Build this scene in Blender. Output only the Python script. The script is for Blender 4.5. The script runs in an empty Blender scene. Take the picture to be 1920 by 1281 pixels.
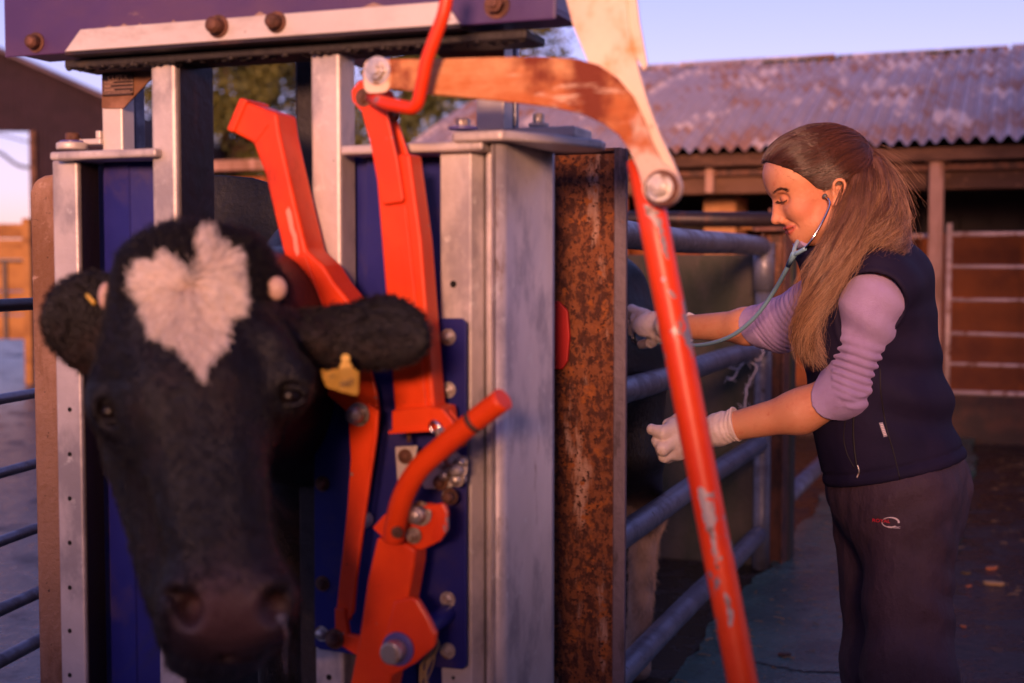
import bpy, bmesh, math, random
import numpy as np
from mathutils import Vector, Matrix, Quaternion

random.seed(7)
RNG = np.random.default_rng(11)
scene = bpy.context.scene
COL = scene.collection

# ------------------------------------------------------------------ camera
EYE = 1.22
PITCH = math.atan(137.5 / 2500.0)
cd = bpy.data.cameras.new("camera")
cam = bpy.data.objects.new("camera", cd)
COL.objects.link(cam)
cam.location = (0, 0, EYE)
cam.rotation_euler = (math.pi / 2 - PITCH, 0, 0)
cd.lens = 2500 / 1920 * 36
cd.sensor_width = 36
cd.clip_start = 0.05
cd.clip_end = 2000
cd.dof.use_dof = True
cd.dof.focus_distance = 2.86
cd.dof.aperture_fstop = 2.5
cd.dof.aperture_blades = 9
scene.camera = cam

# ------------------------------------------------------------------ light
SUN_EL = math.radians(9.0)
SUN_AZ = math.atan2(-0.13, -0.99)          # direction towards the sun: (sin, cos)
world = bpy.data.worlds.new("World")
scene.world = world
world.use_nodes = True
wn = world.node_tree.nodes
wl = world.node_tree.links
bg = wn["Background"]
sky = wn.new("ShaderNodeTexSky")
sky.sky_type = 'NISHITA'
sky.sun_disc = False
sky.sun_elevation = SUN_EL
sky.sun_rotation = SUN_AZ
sky.air_density = 1.0
sky.dust_density = 0.5
sky.ozone_density = 3.0
tint = wn.new("ShaderNodeMix")
tint.data_type = 'RGBA'
tint.blend_type = 'MULTIPLY'
tint.inputs["Factor"].default_value = 1.0
tint.inputs[7].default_value = (1.20, 0.65, 0.94, 1)
wl.new(sky.outputs[0], tint.inputs[6])
wl.new(tint.outputs[2], bg.inputs[0])
bg.inputs[1].default_value = 0.15

sd = bpy.data.lights.new("sun", 'SUN')
sd.energy = 3.2
sd.angle = math.radians(10)
sd.color = (1.0, 0.47, 0.27)
sun = bpy.data.objects.new("sun", sd)
COL.objects.link(sun)
to_sun = Vector((math.sin(SUN_AZ) * math.cos(SUN_EL), math.cos(SUN_AZ) * math.cos(SUN_EL), math.sin(SUN_EL)))
sun.rotation_euler = to_sun.to_track_quat('Z', 'Y').to_euler()
sun.location = to_sun * 10

vs = scene.view_settings
vs.view_transform = 'Standard'
vs.look = 'None'
vs.exposure = 0.85
vs.gamma = 1.0
vs.use_curve_mapping = False
scene.cycles.use_denoising = True
scene.cycles.max_bounces = 6
scene.cycles.transparent_max_bounces = 6
scene.cycles.sample_clamp_indirect = 6.0

# ------------------------------------------------------------------ helpers
_s, _c = math.sin(PITCH), math.cos(PITCH)


def ray(px, py):
    x = (px - 960) / 2500.0
    y = -(py - 640.5) / 2500.0
    return np.array([x, _c + y * _s, -_s + y * _c])


def W(px, py, Y, off=(0, 0, 0)):
    """A point of the place, found by its bearing and its distance Y in front of the camera."""
    d = ray(px, py)
    t = Y / d[1]
    return np.array([d[0] * t + off[0], Y + off[1], EYE + d[2] * t + off[2]])


def to_px(p):
    d = np.array(p, float) - np.array([0, 0, EYE])
    f = d[..., 1] * _c - d[..., 2] * _s
    u = d[..., 1] * _s + d[..., 2] * _c
    return 960 + 2500 * d[..., 0] / f, 640.5 - 2500 * u / f


# the crush stands square to the race: U along its face, V down the race
U = np.array([0.9345, -0.356, 0.0])
V = np.array([0.356, 0.9345, 0.0])
CO = np.array([-0.302, 2.1, 0.0])
CANG = math.atan2(-0.356, 0.9345)


def L(px, py, yb):
    """(x, z) in the crush's own frame where the bearing meets its plane y = yb."""
    d = ray(px, py)
    o = np.array([0, 0, EYE]) - CO
    t = (yb - o @ V) / (d @ V)
    p = o + d * t
    return float(p @ U), float(p[2])


def tag(o, label=None, cat=None, group=None, kind=None):
    if label: o["label"] = label
    if cat: o["category"] = cat
    if group: o["group"] = group
    if kind: o["kind"] = kind
    return o


def thing(name, label, cat, loc=(0, 0, 0), rotz=0, group=None):
    o = bpy.data.objects.new(name, None)
    COL.objects.link(o)
    o.location = loc
    o.rotation_euler = (0, 0, rotz)
    o.empty_display_size = 0.1
    return tag(o, label, cat, group)


def link(name, me, mat, parent=None):
    o = bpy.data.objects.new(name, me)
    COL.objects.link(o)
    if parent is not None:
        o.parent = parent
    if mat is not None and len(me.materials) == 0:
        me.materials.append(mat)
    return o


def copy_tree(o, parent=None):
    c = o.copy()
    COL.objects.link(c)
    c.parent = parent
    for ch in list(o.children):
        copy_tree(ch, c)
    return c


class MB:
    """A small mesh builder."""

    def __init__(self):
        self.bm = bmesh.new()

    def _bev(self, verts, r, seg=2):
        if r <= 0:
            return
        es = {e for v in verts for e in v.link_edges}
        es = [e for e in es if len(e.link_faces) == 2 and e.calc_face_angle(0) > 0.5]
        bmesh.ops.bevel(self.bm, geom=es, offset=r, segments=seg, profile=0.5, affect='EDGES', clamp_overlap=True)

    def box(self, x0, x1, y0, y1, z0, z1, bev=0.0, mat=None, seg=2):
        m = Matrix.Translation(((x0 + x1) / 2, (y0 + y1) / 2, (z0 + z1) / 2)) @ Matrix.Diagonal((abs(x1 - x0), abs(y1 - y0), abs(z1 - z0), 1))
        if mat is not None:
            m = mat @ m
        r = bmesh.ops.create_cube(self.bm, size=1, matrix=m)
        self._bev(r['verts'], bev, seg)
        return self

    def prism(self, pts, y0, y1, bev=0.0, axis='y', mat=None, seg=2):
        """pts: outline in (x, z), extruded from y0 to y1."""
        n = len(pts)
        def co(p, y):
            v = Vector((p[0], y, p[1])) if axis == 'y' else Vector((p[0], p[1], y))
            return mat @ v if mat is not None else v
        a = [self.bm.verts.new(co(p, y0)) for p in pts]
        b = [self.bm.verts.new(co(p, y1)) for p in pts]
        fs = [self.bm.faces.new(a), self.bm.faces.new(b[::-1])]
        for i in range(n):
            fs.append(self.bm.faces.new((a[i], b[i], b[(i + 1) % n], a[(i + 1) % n])))
        bmesh.ops.recalc_face_normals(self.bm, faces=fs)
        self._bev(a + b, bev, seg)
        return self

    def tube(self, pts, r, seg=12, cap=True, closed=False):
        pts = [Vector(p) for p in pts]
        n = len(pts)
        rs = r if isinstance(r, (list, tuple, np.ndarray)) else [r] * n
        tg = []
        for i in range(n):
            a = pts[max(i - 1, 0)]
            b = pts[min(i + 1, n - 1)]
            tg.append((b - a).normalized())
        up = Vector((0, 0, 1)) if abs(tg[0].z) < 0.9 else Vector((1, 0, 0))
        nrm = (up - tg[0] * up.dot(tg[0])).normalized()
        rings = []
        for i in range(n):
            if i:
                nrm = (nrm - tg[i] * nrm.dot(tg[i])).normalized()
            bi = tg[i].cross(nrm)
            ring = []
            for k in range(seg):
                a = 2 * math.pi * k / seg
                ring.append(self.bm.verts.new(pts[i] + (nrm * math.cos(a) + bi * math.sin(a)) * rs[i]))
            rings.append(ring)
        for i in range(n - 1):
            for k in range(seg):
                f = self.bm.faces.new((rings[i][k], rings[i][(k + 1) % seg], rings[i + 1][(k + 1) % seg], rings[i + 1][k]))
                f.smooth = True
        if cap:
            self.bm.faces.new(rings[0][::-1])
            self.bm.faces.new(rings[-1])
        return self

    def cyl(self, a, b, r, seg=16, bev=0.0):
        a, b = Vector(a), Vector(b)
        d = (b - a)
        q = d.to_track_quat('Z', 'Y').to_matrix().to_4x4()
        m = Matrix.Translation((a + b) / 2) @ q
        res = bmesh.ops.create_cone(self.bm, cap_ends=True, segments=seg, radius1=r, radius2=r, depth=d.length, matrix=m)
        for v in res['verts']:
            for f in v.link_faces:
                if len(f.verts) == 4 and seg > 8: f.smooth = True
        self._bev(res['verts'], bev, 2)
        return self

    def ball(self, c, r, sub=2, sc=(1, 1, 1)):
        m = Matrix.Translation(c) @ Matrix.Diagonal((sc[0], sc[1], sc[2], 1))
        res = bmesh.ops.create_icosphere(self.bm, subdivisions=sub, radius=r, matrix=m)
        for v in res['verts']:
            for f in v.link_faces: f.smooth = True
        return self

    def mesh(self, name, mat):
        me = bpy.data.meshes.new(name)
        self.bm.normal_update()
        self.bm.to_mesh(me)
        self.bm.free()
        if mat is not None:
            me.materials.append(mat)
        return me

    def build(self, name, mat, parent=None, label=None, smooth=None):
        me = self.mesh(name, mat)
        if smooth:
            me.polygons.foreach_set("use_smooth", [True] * len(me.polygons))
        o = link(name, me, None, parent)
        if label: o["label"] = label
        return o


def smooth_path(pts, n=8):
    """Catmull-Rom through the points."""
    P = [np.array(p, float) for p in pts]
    P = [2 * P[0] - P[1]] + P + [2 * P[-1] - P[-2]]
    out = []
    for i in range(1, len(P) - 2):
        p0, p1, p2, p3 = P[i - 1], P[i], P[i + 1], P[i + 2]
        for k in range(n):
            t = k / n
            out.append(0.5 * ((2 * p1) + (-p0 + p2) * t + (2 * p0 - 5 * p1 + 4 * p2 - p3) * t * t + (-p0 + 3 * p1 - 3 * p2 + p3) * t ** 3))
    out.append(P[-2])
    return out


def round_corners(pts, r, n=6):
    P = [np.array(p, float) for p in pts]
    out = [P[0]]
    for i in range(1, len(P) - 1):
        a, b, c = P[i - 1], P[i], P[i + 1]
        d1 = (a - b) / np.linalg.norm(a - b)
        d2 = (c - b) / np.linalg.norm(c - b)
        s, e = b + d1 * r, b + d2 * r
        for k in range(n + 1):
            t = k / n
            out.append((1 - t) ** 2 * s + 2 * t * (1 - t) * b + t * t * e)
    out.append(P[-1])
    return out


# ------------------------------------------------------------------ materials
def mat(name, base, rough=0.5, metal=0.0, layers=(), bump=None, spec=0.5, rvar=0.0, coat=0.0, sheen=0.0, rand=0.0, sss=0.0, attr=None, transl=0.0):
    """layers: (colour, scale, lo, hi, stretch, rough, metal); attr: list of (attribute name, colour)."""
    m = bpy.data.materials.new(name)
    m.use_nodes = True
    nt = m.node_tree
    N, K = nt.nodes, nt.links
    b = N["Principled BSDF"]
    b.inputs["Specular IOR Level"].default_value = spec
    b.inputs["Coat Weight"].default_value = coat
    b.inputs["Coat Roughness"].default_value = 0.25
    if sheen:
        b.inputs["Sheen Weight"].default_value = sheen
        b.inputs["Sheen Roughness"].default_value = 0.5
    if sss:
        b.inputs["Subsurface Weight"].default_value = sss
        b.inputs["Subsurface Radius"].default_value = (0.012, 0.004, 0.002)
        b.inputs["Subsurface Scale"].default_value = 1.0
    if transl:
        b.inputs["Transmission Weight"].default_value = transl
    tc = N.new("ShaderNodeTexCoord")
    src = tc.outputs["Object"]
    if rand:
        oi = N.new("ShaderNodeObjectInfo")
        sc = N.new("ShaderNodeVectorMath"); sc.operation = 'SCALE'
        K.new(oi.outputs["Random"], sc.inputs[3])
        sc.inputs[0].default_value = (31.0, 17.0, 23.0)
        ad = N.new("ShaderNodeVectorMath"); ad.operation = 'ADD'
        K.new(src, ad.inputs[0]); K.new(sc.outputs[0], ad.inputs[1])
        src = ad.outputs[0]

    def noise(scale, stretch=(1, 1, 1), detail=5, rg=0.6):
        mp = N.new("ShaderNodeMapping")
        mp.inputs["Scale"].default_value = stretch
        K.new(src, mp.inputs[0])
        t = N.new("ShaderNodeTexNoise")
        t.inputs["Scale"].default_value = scale
        t.inputs["Detail"].default_value = detail
        t.inputs["Roughness"].default_value = rg
        K.new(mp.outputs[0], t.inputs["Vector"])
        return t.outputs[0]

    def mixc(fac, a, c):
        x = N.new("ShaderNodeMix"); x.data_type = 'RGBA'
        K.new(fac, x.inputs[0])
        if isinstance(a, tuple): x.inputs[6].default_value = (*a, 1)
        else: K.new(a, x.inputs[6])
        if isinstance(c, tuple): x.inputs[7].default_value = (*c, 1)
        else: K.new(c, x.inputs[7])
        return x.outputs[2]

    def mixf(fac, a, c):
        x = N.new("ShaderNodeMix"); x.data_type = 'FLOAT'
        K.new(fac, x.inputs[0])
        if isinstance(a, (int, float)): x.inputs[2].default_value = a
        else: K.new(a, x.inputs[2])
        if isinstance(c, (int, float)): x.inputs[3].default_value = c
        else: K.new(c, x.inputs[3])
        return x.outputs[0]

    # base always carries a faint mottling
    mr = N.new("ShaderNodeMapRange")
    mr.inputs[1].default_value = 0.3; mr.inputs[2].default_value = 0.7
    K.new(noise(7.0), mr.inputs[0])
    col = mixc(mr.outputs[0], tuple(v * 0.86 for v in base), tuple(min(1, v * 1.1) for v in base))
    rgh, mtl = rough, metal
    first = True
    for ly in layers:
        c2, s2, lo, hi = ly[:4]
        st = ly[4] if len(ly) > 4 and ly[4] else (1, 1, 1)
        r = N.new("ShaderNodeMapRange")
        r.interpolation_type = 'SMOOTHSTEP'
        r.inputs[1].default_value = lo; r.inputs[2].default_value = hi
        K.new(noise(s2, st, 8, 0.65), r.inputs[0])
        f = r.outputs[0]
        col = mixc(f, col, c2)
        if len(ly) > 5 and ly[5] is not None: rgh = mixf(f, rgh, ly[5])
        if len(ly) > 6 and ly[6] is not None: mtl = mixf(f, mtl, ly[6])
    if attr:
        for an, ac, *ar in attr:
            at = N.new("ShaderNodeAttribute"); at.attribute_name = an
            col = mixc(at.outputs["Fac"], col, ac)
            if ar: rgh = mixf(at.outputs["Fac"], rgh, ar[0])
    if rvar:
        mr2 = N.new("ShaderNodeMapRange")
        mr2.inputs[3].default_value = -rvar; mr2.inputs[4].default_value = rvar
        K.new(noise(14.0, (1, 1, 1), 6), mr2.inputs[0])
        ad = N.new("ShaderNodeMath"); ad.operation = 'ADD'; ad.use_clamp = True
        if isinstance(rgh, (int, float)): ad.inputs[0].default_value = rgh
        else: K.new(rgh, ad.inputs[0])
        K.new(mr2.outputs[0], ad.inputs[1])
        rgh = ad.outputs[0]
    K.new(col, b.inputs["Base Color"])
    if isinstance(rgh, (int, float)): b.inputs["Roughness"].default_value = rgh
    else: K.new(rgh, b.inputs["Roughness"])
    if isinstance(mtl, (int, float)): b.inputs["Metallic"].default_value = mtl
    else: K.new(mtl, b.inputs["Metallic"])
    if bump:
        h = None
        for (bs, bstr, bst) in bump:
            bn = N.new("ShaderNodeBump")
            bn.inputs["Strength"].default_value = bstr
            bn.inputs["Distance"].default_value = 0.01
            K.new(noise(bs, bst or (1, 1, 1), 6), bn.inputs["Height"])
            if h is not None: K.new(h, bn.inputs["Normal"])
            h = bn.outputs[0]
        K.new(h, b.inputs["Normal"])
    return m


GALV = mat("galvanised_steel", (0.56, 0.50, 0.485), 0.48, 0.28,
           [((0.33, 0.30, 0.31), 9, 0.45, 0.62, (1, 1, .6), 0.5, 0.3), ((0.60, 0.58, 0.56), 40, 0.58, 0.7, None, 0.6, 0.3),
            ((0.16, 0.10, 0.07), 18, 0.64, 0.72, (1, 1, .25), 0.8, 0.1), ((0.05, 0.045, 0.045), 55, 0.70, 0.74, (1, 1, .5), 0.8, 0)],
           [(60, 0.12, None), (6, 0.2, None)], rvar=0.15)
GALVR = mat("rail_galvanised_steel", (0.22, 0.22, 0.27), 0.40, 0.6,
            [((0.13, 0.12, 0.15), 8, 0.45, 0.6, (1, 1, 1), 0.55, 0.4), ((0.06, 0.045, 0.035), 25, 0.62, 0.7, None, 0.8, 0.1), ((0.34, 0.34, 0.38), 60, 0.62, 0.7, None, 0.6, 0.3)],
            [(50, 0.2, None)], rvar=0.15)
ZINC = mat("zinc_angle", (0.62, 0.56, 0.52), 0.5, 0.3, [((0.42, 0.36, 0.33), 12, 0.5, 0.7, (.4, 1, 1), 0.6, 0.3), ((0.10, 0.05, 0.03), 26, 0.68, 0.74, None, 0.8, 0)], [(40, 0.1, None)])
BOLT = mat("bolt_steel", (0.55, 0.50, 0.46), 0.38, 0.8, [((0.20, 0.10, 0.05), 30, 0.5, 0.65, None, 0.8, 0.2)], [(90, 0.2, None)], rand=1)
RBOLT = mat("rusty_bolt", (0.16, 0.07, 0.045), 0.6, 0.4, [((0.07, 0.03, 0.02), 30, 0.45, 0.6, None, 0.8, 0.1)], [(90, 0.4, None)], rand=1)
BLUE = mat("blue_paint", (0.014, 0.016, 0.150), 0.42, 0.0,
           [((0.050, 0.035, 0.12), 6, 0.5, 0.7, None, 0.5, 0), ((0.25, 0.20, 0.22), 45, 0.70, 0.74, None, 0.7, 0), ((0.30, 0.14, 0.06), 22, 0.72, 0.76, None, 0.8, 0)],
           [(30, 0.08, None)], coat=0.0, rvar=0.1, spec=0.3)
PURP = mat("faded_purple_blue_paint", (0.055, 0.024, 0.11), 0.42, 0.0,
           [((0.085, 0.038, 0.095), 3, 0.45, 0.65, (.5, 1, 1), 0.5, 0), ((0.26, 0.17, 0.15), 18, 0.66, 0.71, (.4, 1, 1), 0.7, 0)], [(20, 0.1, None)], coat=0.15, rvar=0.1)
RED = mat("orange_red_paint", (0.86, 0.068, 0.006), 0.42, 0.0,
          [((0.74, 0.045, 0.005), 4, 0.42, 0.62, None, 0.46, 0), ((0.42, 0.30, 0.26), 24, 0.665, 0.69, None, 0.55, 0.5), ((0.10, 0.02, 0.01), 60, 0.68, 0.72, None, 0.8, 0), ((0.34, 0.022, 0.006), 7, 0.56, 0.72, (1, 1, .5), 0.6, 0), ((0.50, 0.34, 0.28), 38, 0.685, 0.70, (1, 1, .14), 0.5, 0.4)],
          [(40, 0.06, None)], coat=0.0, rvar=0.08, spec=0.35)
REDWORN = mat("worn_orange_red_paint", (0.86, 0.062, 0.007), 0.42, 0.0,
              [((0.74, 0.042, 0.006), 4, 0.42, 0.62, None, 0.42, 0), ((0.36, 0.31, 0.30), 13, 0.63, 0.645, (1, 1, .45), 0.5, 0.6)],
              [(40, 0.06, None)], coat=0.1, rvar=0.08, spec=0.4)
WHITEPL = mat("rusty_cream_lever", (0.80, 0.60, 0.45), 0.5, 0.0,
              [((0.62, 0.25, 0.05), 7, 0.50, 0.66, (1, 1, .8), 0.7, 0), ((0.22, 0.05, 0.012), 12, 0.62, 0.72, None, 0.8, 0)], [(40, 0.12, None)], rvar=0.1)
RUST_ARM = mat("rusted_lever_arm", (0.62, 0.30, 0.12), 0.6, 0.0,
               [((0.45, 0.105, 0.012), 5, 0.34, 0.54, (.5, 1, 1.4), 0.7, 0), ((0.17, 0.026, 0.006), 7, 0.47, 0.62, None, 0.8, 0), ((0.75, 0.52, 0.36), 26, 0.60, 0.72, (.25, 1, 1.5), 0.6, 0)], [(50, 0.3, None)])
RUSTBEAM = mat("rusted_beam", (0.20, 0.060, 0.018), 0.72, 0.1,
               [((0.065, 0.018, 0.009), 62, 0.46, 0.56, (1, 1, .6), 0.85, 0), ((0.40, 0.23, 0.17), 11, 0.54, 0.62, (1, 1, .22), 0.6, 0.2), ((0.30, 0.085, 0.014), 40, 0.56, 0.64, None, 0.8, 0), ((0.045, 0.012, 0.007), 120, 0.55, 0.60, None, 0.9, 0), ((0.10, 0.028, 0.012), 5, 0.52, 0.66, (1, 1, .3), 0.85, 0)],
               [(60, 0.7, None), (18, 0.4, None)])
RUSTDARK = mat("dark_rusty_steel", (0.14, 0.055, 0.035), 0.7, 0.2,
               [((0.06, 0.03, 0.025), 20, 0.45, 0.6, (1, 1, .5), 0.8, 0), ((0.26, 0.13, 0.08), 30, 0.6, 0.7, None, 0.8, 0)], [(50, 0.5, None)])
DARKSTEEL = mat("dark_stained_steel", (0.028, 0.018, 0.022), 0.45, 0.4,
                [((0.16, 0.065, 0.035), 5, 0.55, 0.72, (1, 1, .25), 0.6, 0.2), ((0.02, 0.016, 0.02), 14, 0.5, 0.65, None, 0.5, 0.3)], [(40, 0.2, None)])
RUBBER = mat("black_rubber", (0.018, 0.014, 0.016), 0.6, 0.0, [((0.05, 0.04, 0.035), 20, 0.6, 0.7, None, 0.9, 0)], [(30, 0.4, None)])
CONC = mat("weathered_concrete", (0.30, 0.17, 0.115), 0.85, 0.0,
           [((0.18, 0.085, 0.045), 8, 0.42, 0.6, (1, 1, .35), 0.9, 0), ((0.40, 0.25, 0.19), 22, 0.6, 0.7, None, 0.9, 0), ((0.05, 0.03, 0.02), 70, 0.64, 0.69, None, 0.9, 0)],
           [(90, 0.6, None), (14, 0.4, None)])
WALLC = mat("mossy_concrete_wall", (0.060, 0.048, 0.036), 0.85, 0.0,
            [((0.028, 0.032, 0.018), 4, 0.42, 0.62, (1, 1, .4), 0.9, 0), ((0.10, 0.070, 0.056), 9, 0.60, 0.72, (1, 1, .3), 0.9, 0)], [(40, 0.6, None)])
MUD = mat("wet_mud", (0.030, 0.018, 0.014), 0.25, 0.0,
          [((0.055, 0.035, 0.028), 3.5, 0.45, 0.62, None, 0.6, 0), ((0.015, 0.010, 0.008), 12, 0.55, 0.62, None, 0.08, 0)], [(12, 1.0, (.45, 1.7, 1)), (45, 0.8, (.6, 1.4, 1))], rvar=0.2)
WALK = mat("wet_green_concrete", (0.085, 0.165, 0.140), 0.26, 0.0,
           [((0.045, 0.095, 0.085), 2.5, 0.42, 0.6, None, 0.3, 0), ((0.12, 0.12, 0.12), 40, 0.60, 0.70, None, 0.6, 0), ((0.05, 0.035, 0.025), 6, 0.63, 0.70, None, 0.6, 0)], [(70, 0.45, None), (9, 0.35, None)], rvar=0.18)
YARD = mat("wet_yard_concrete", (0.10, 0.115, 0.11), 0.3, 0.0,
           [((0.055, 0.042, 0.038), 2.2, 0.50, 0.64, None, 0.5, 0), ((0.16, 0.155, 0.17), 12, 0.58, 0.68, None, 0.3, 0)], [(30, 0.5, None), (6, 0.5, None)], rvar=0.2)
ROOF = mat("rusty_corrugated_iron", (0.42, 0.34, 0.35), 0.42, 0.3,
           [((0.36, 0.19, 0.12), 1.6, 0.48, 0.62, (1, 1.6, 1), 0.6, 0.2), ((0.85, 0.68, 0.56), 2.6, 0.53, 0.62, (1.4, .8, 1), 0.45, 0.4), ((0.28, 0.12, 0.06), 5, 0.59, 0.70, (1, .35, 1), 0.8, 0)], [(30, 0.2, None)], rand=1)
TIMBER = mat("old_timber", (0.115, 0.052, 0.028), 0.8, 0.0, [((0.055, 0.024, 0.014), 6, 0.4, 0.6, (.3, .3, 1), 0.9, 0), ((0.16, 0.08, 0.05), 16, 0.58, 0.68, None, 0.9, 0)], [(30, 0.5, (.3, .3, 1))], rand=1)
SHEETRED = mat("red_oxide_sheet", (0.23, 0.058, 0.010), 0.85, 0.0, [((0.12, 0.026, 0.006), 1.5, 0.40, 0.62, None, 0.8, 0), ((0.18, 0.05, 0.016), 8, 0.6, 0.7, None, 0.8, 0)], [(20, 0.3, None)], rand=1)
DARKIN = mat("shade_dark_boards", (0.020, 0.013, 0.011), 0.9, 0.0, [], [(10, 0.3, None)])
STONE = mat("rendered_block", (0.40, 0.19, 0.075), 0.9, 0.0, [((0.28, 0.12, 0.045), 5, 0.45, 0.65, None, 0.9, 0)], [(30, 0.5, None)], rand=1)
PALERAIL = mat("pale_gate_rail", (0.58, 0.42, 0.38), 0.5, 0.3, [((0.22, 0.09, 0.05), 16, 0.5, 0.65, None, 0.7, 0.1)], [(40, 0.2, None)])
BARNTIN = mat("dark_cladding", (0.075, 0.045, 0.06), 0.6, 0.2, [((0.05, 0.03, 0.042), 2, 0.45, 0.6, None, 0.7, 0)], None)
PLANK = mat("ochre_boards", (0.32, 0.145, 0.035), 0.8, 0.0, [((0.18, 0.075, 0.02), 4, 0.45, 0.65, (.3, 1, 1), 0.9, 0)], [(20, 0.3, None)], rand=1)
SKIN = mat("skin", (0.66, 0.29, 0.155), 0.44, 0.0, [((0.60, 0.23, 0.12), 14, 0.42, 0.68, None, 0.5, 0), ((0.56, 0.19, 0.10), 60, 0.55, 0.75, None, 0.45, 0)], [(900, 0.22, None), (160, .14, None)], sss=0.06,
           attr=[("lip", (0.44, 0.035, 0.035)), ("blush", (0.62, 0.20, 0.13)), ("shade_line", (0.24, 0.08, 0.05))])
GLOVE = mat("latex_glove", (0.80, 0.66, 0.62), 0.42, 0.0, [((0.70, 0.52, 0.48), 16, 0.5, 0.66, None, 0.42, 0)], [(45, 0.35, (1, 1, 1)), (200, 0.08, None)], sss=0.05)
FLEECE = mat("mauve_fleece", (0.40, 0.30, 0.53), 0.9, 0.0, [((0.35, 0.25, 0.47), 10, 0.45, 0.65, None, 0.9, 0)], [(500, 0.35, None), (35, 0.25, None)], spec=0.15)
VEST = mat("navy_softshell", (0.013, 0.010, 0.032), 0.72, 0.0, [((0.018, 0.013, 0.036), 6, 0.45, 0.65, None, 0.75, 0)], [(700, 0.2, None), (16, 0.25, None)], spec=0.15)
TROUS = mat("waterproof_trousers", (0.062, 0.036, 0.052), 0.66, 0.0, [((0.045, 0.026, 0.038), 5, 0.45, 0.65, None, 0.7, 0)], [(14, 0.7, (1, 1, .6)), (38, 0.4, (1, 1, .5)), (90, 0.25, None), (500, 0.15, None)], spec=0.25)
BOOT = mat("rubber_boot", (0.02, 0.02, 0.022), 0.4)
HAIRSKIN = mat("hair_base", (0.050, 0.022, 0.014), 0.6)
DARK = mat("dark_line", (0.010, 0.007, 0.007), 0.6)
LASH = mat("lash_and_brow", (0.035, 0.014, 0.008), 0.7)
TEAL = mat("teal_tubing", (0.24, 0.44, 0.58), 0.35, 0.0, (), None, coat=0.3)
CHROME = mat("chrome", (0.65, 0.63, 0.62), 0.15, 1.0)
BLACKPL = mat("grey_diaphragm", (0.10, 0.11, 0.12), 0.35)
COAT = mat("black_hide", (0.005, 0.003, 0.0035), 0.42, 0.0, [((0.017, 0.006, 0.004), 7, 0.48, 0.66, None, 0.55, 0)], [(220, 0.5, (1, 1, .3)), (12, 0.3, None)],
           attr=[("white", (0.50, 0.34, 0.24)), ("tan", (0.55, 0.36, 0.26)), ("nose", (0.085, 0.042, 0.040), 0.2)], spec=0.4)
HORN = mat("horn_bud", (0.55, 0.36, 0.28), 0.5)
EYE_M = mat("cow_eye", (0.006, 0.003, 0.003), 0.34, spec=0.3)
TAG = mat("yellow_tag", (0.80, 0.50, 0.08), 0.45)
INK = mat("tag_ink", (0.06, 0.035, 0.03), 0.7)
TWINE = mat("frayed_twine", (0.80, 0.68, 0.66), 0.9)
PLATE = mat("dark_name_plate", (0.055, 0.028, 0.018), 0.45, 0.3)
ENGR = mat("bare_metal_lettering", (0.45, 0.27, 0.18), 0.5, 0.4)
REDPL = mat("red_plastic", (0.50, 0.012, 0.010), 0.55)
LOGOW = mat("logo_white", (0.75, 0.62, 0.62), 0.6)
LOGOR = mat("logo_red", (0.62, 0.012, 0.03), 0.6)
STRAW = mat("straw", (0.42, 0.26, 0.12), 0.8)
LEAFO = mat("orange_litter", (0.52, 0.16, 0.05), 0.7)
BARK = mat("bark", (0.10, 0.06, 0.04), 0.9, 0, [((0.05, 0.03, 0.02), 8, 0.45, 0.6, (1, 1, .3))], [(20, 0.6, None)])


def leaf_mat(name, a, b):
    m = mat(name, a, 0.7, 0.0, [(b, 1.3, 0.42, 0.60)], None, rand=0)
    return m


LEAF = leaf_mat("olive_foliage", (0.11, 0.105, 0.014), (0.055, 0.065, 0.012))
LEAF2 = leaf_mat("bronze_foliage", (0.15, 0.085, 0.02), (0.045, 0.045, 0.012))


def hair_mat(name, c0, c1, rough=0.45, vary=0.35, spec=0.3):
    m = bpy.data.materials.new(name)
    m.use_nodes = True
    N, K = m.node_tree.nodes, m.node_tree.links
    b = N["Principled BSDF"]
    b.inputs["Roughness"].default_value = rough
    b.inputs["Specular IOR Level"].default_value = spec
    hi = N.new("ShaderNodeHairInfo")
    r = N.new("ShaderNodeMapRange")
    r.inputs[1].default_value = 0.12; r.inputs[2].default_value = 0.95
    K.new(hi.outputs["Intercept"], r.inputs[0])
    x = N.new("ShaderNodeMix"); x.data_type = 'RGBA'
    K.new(r.outputs[0], x.inputs[0])
    x.inputs[6].default_value = (*c0, 1); x.inputs[7].default_value = (*c1, 1)
    hs = N.new("ShaderNodeHueSaturation")
    K.new(x.outputs[2], hs.inputs["Color"])
    r2 = N.new("ShaderNodeMapRange")
    r2.inputs[3].default_value = 1 - vary; r2.inputs[4].default_value = 1 + vary
    K.new(hi.outputs["Random"], r2.inputs[0])
    K.new(r2.outputs[0], hs.inputs["Value"])
    K.new(hs.outputs[0], b.inputs["Base Color"])
    return m


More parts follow.
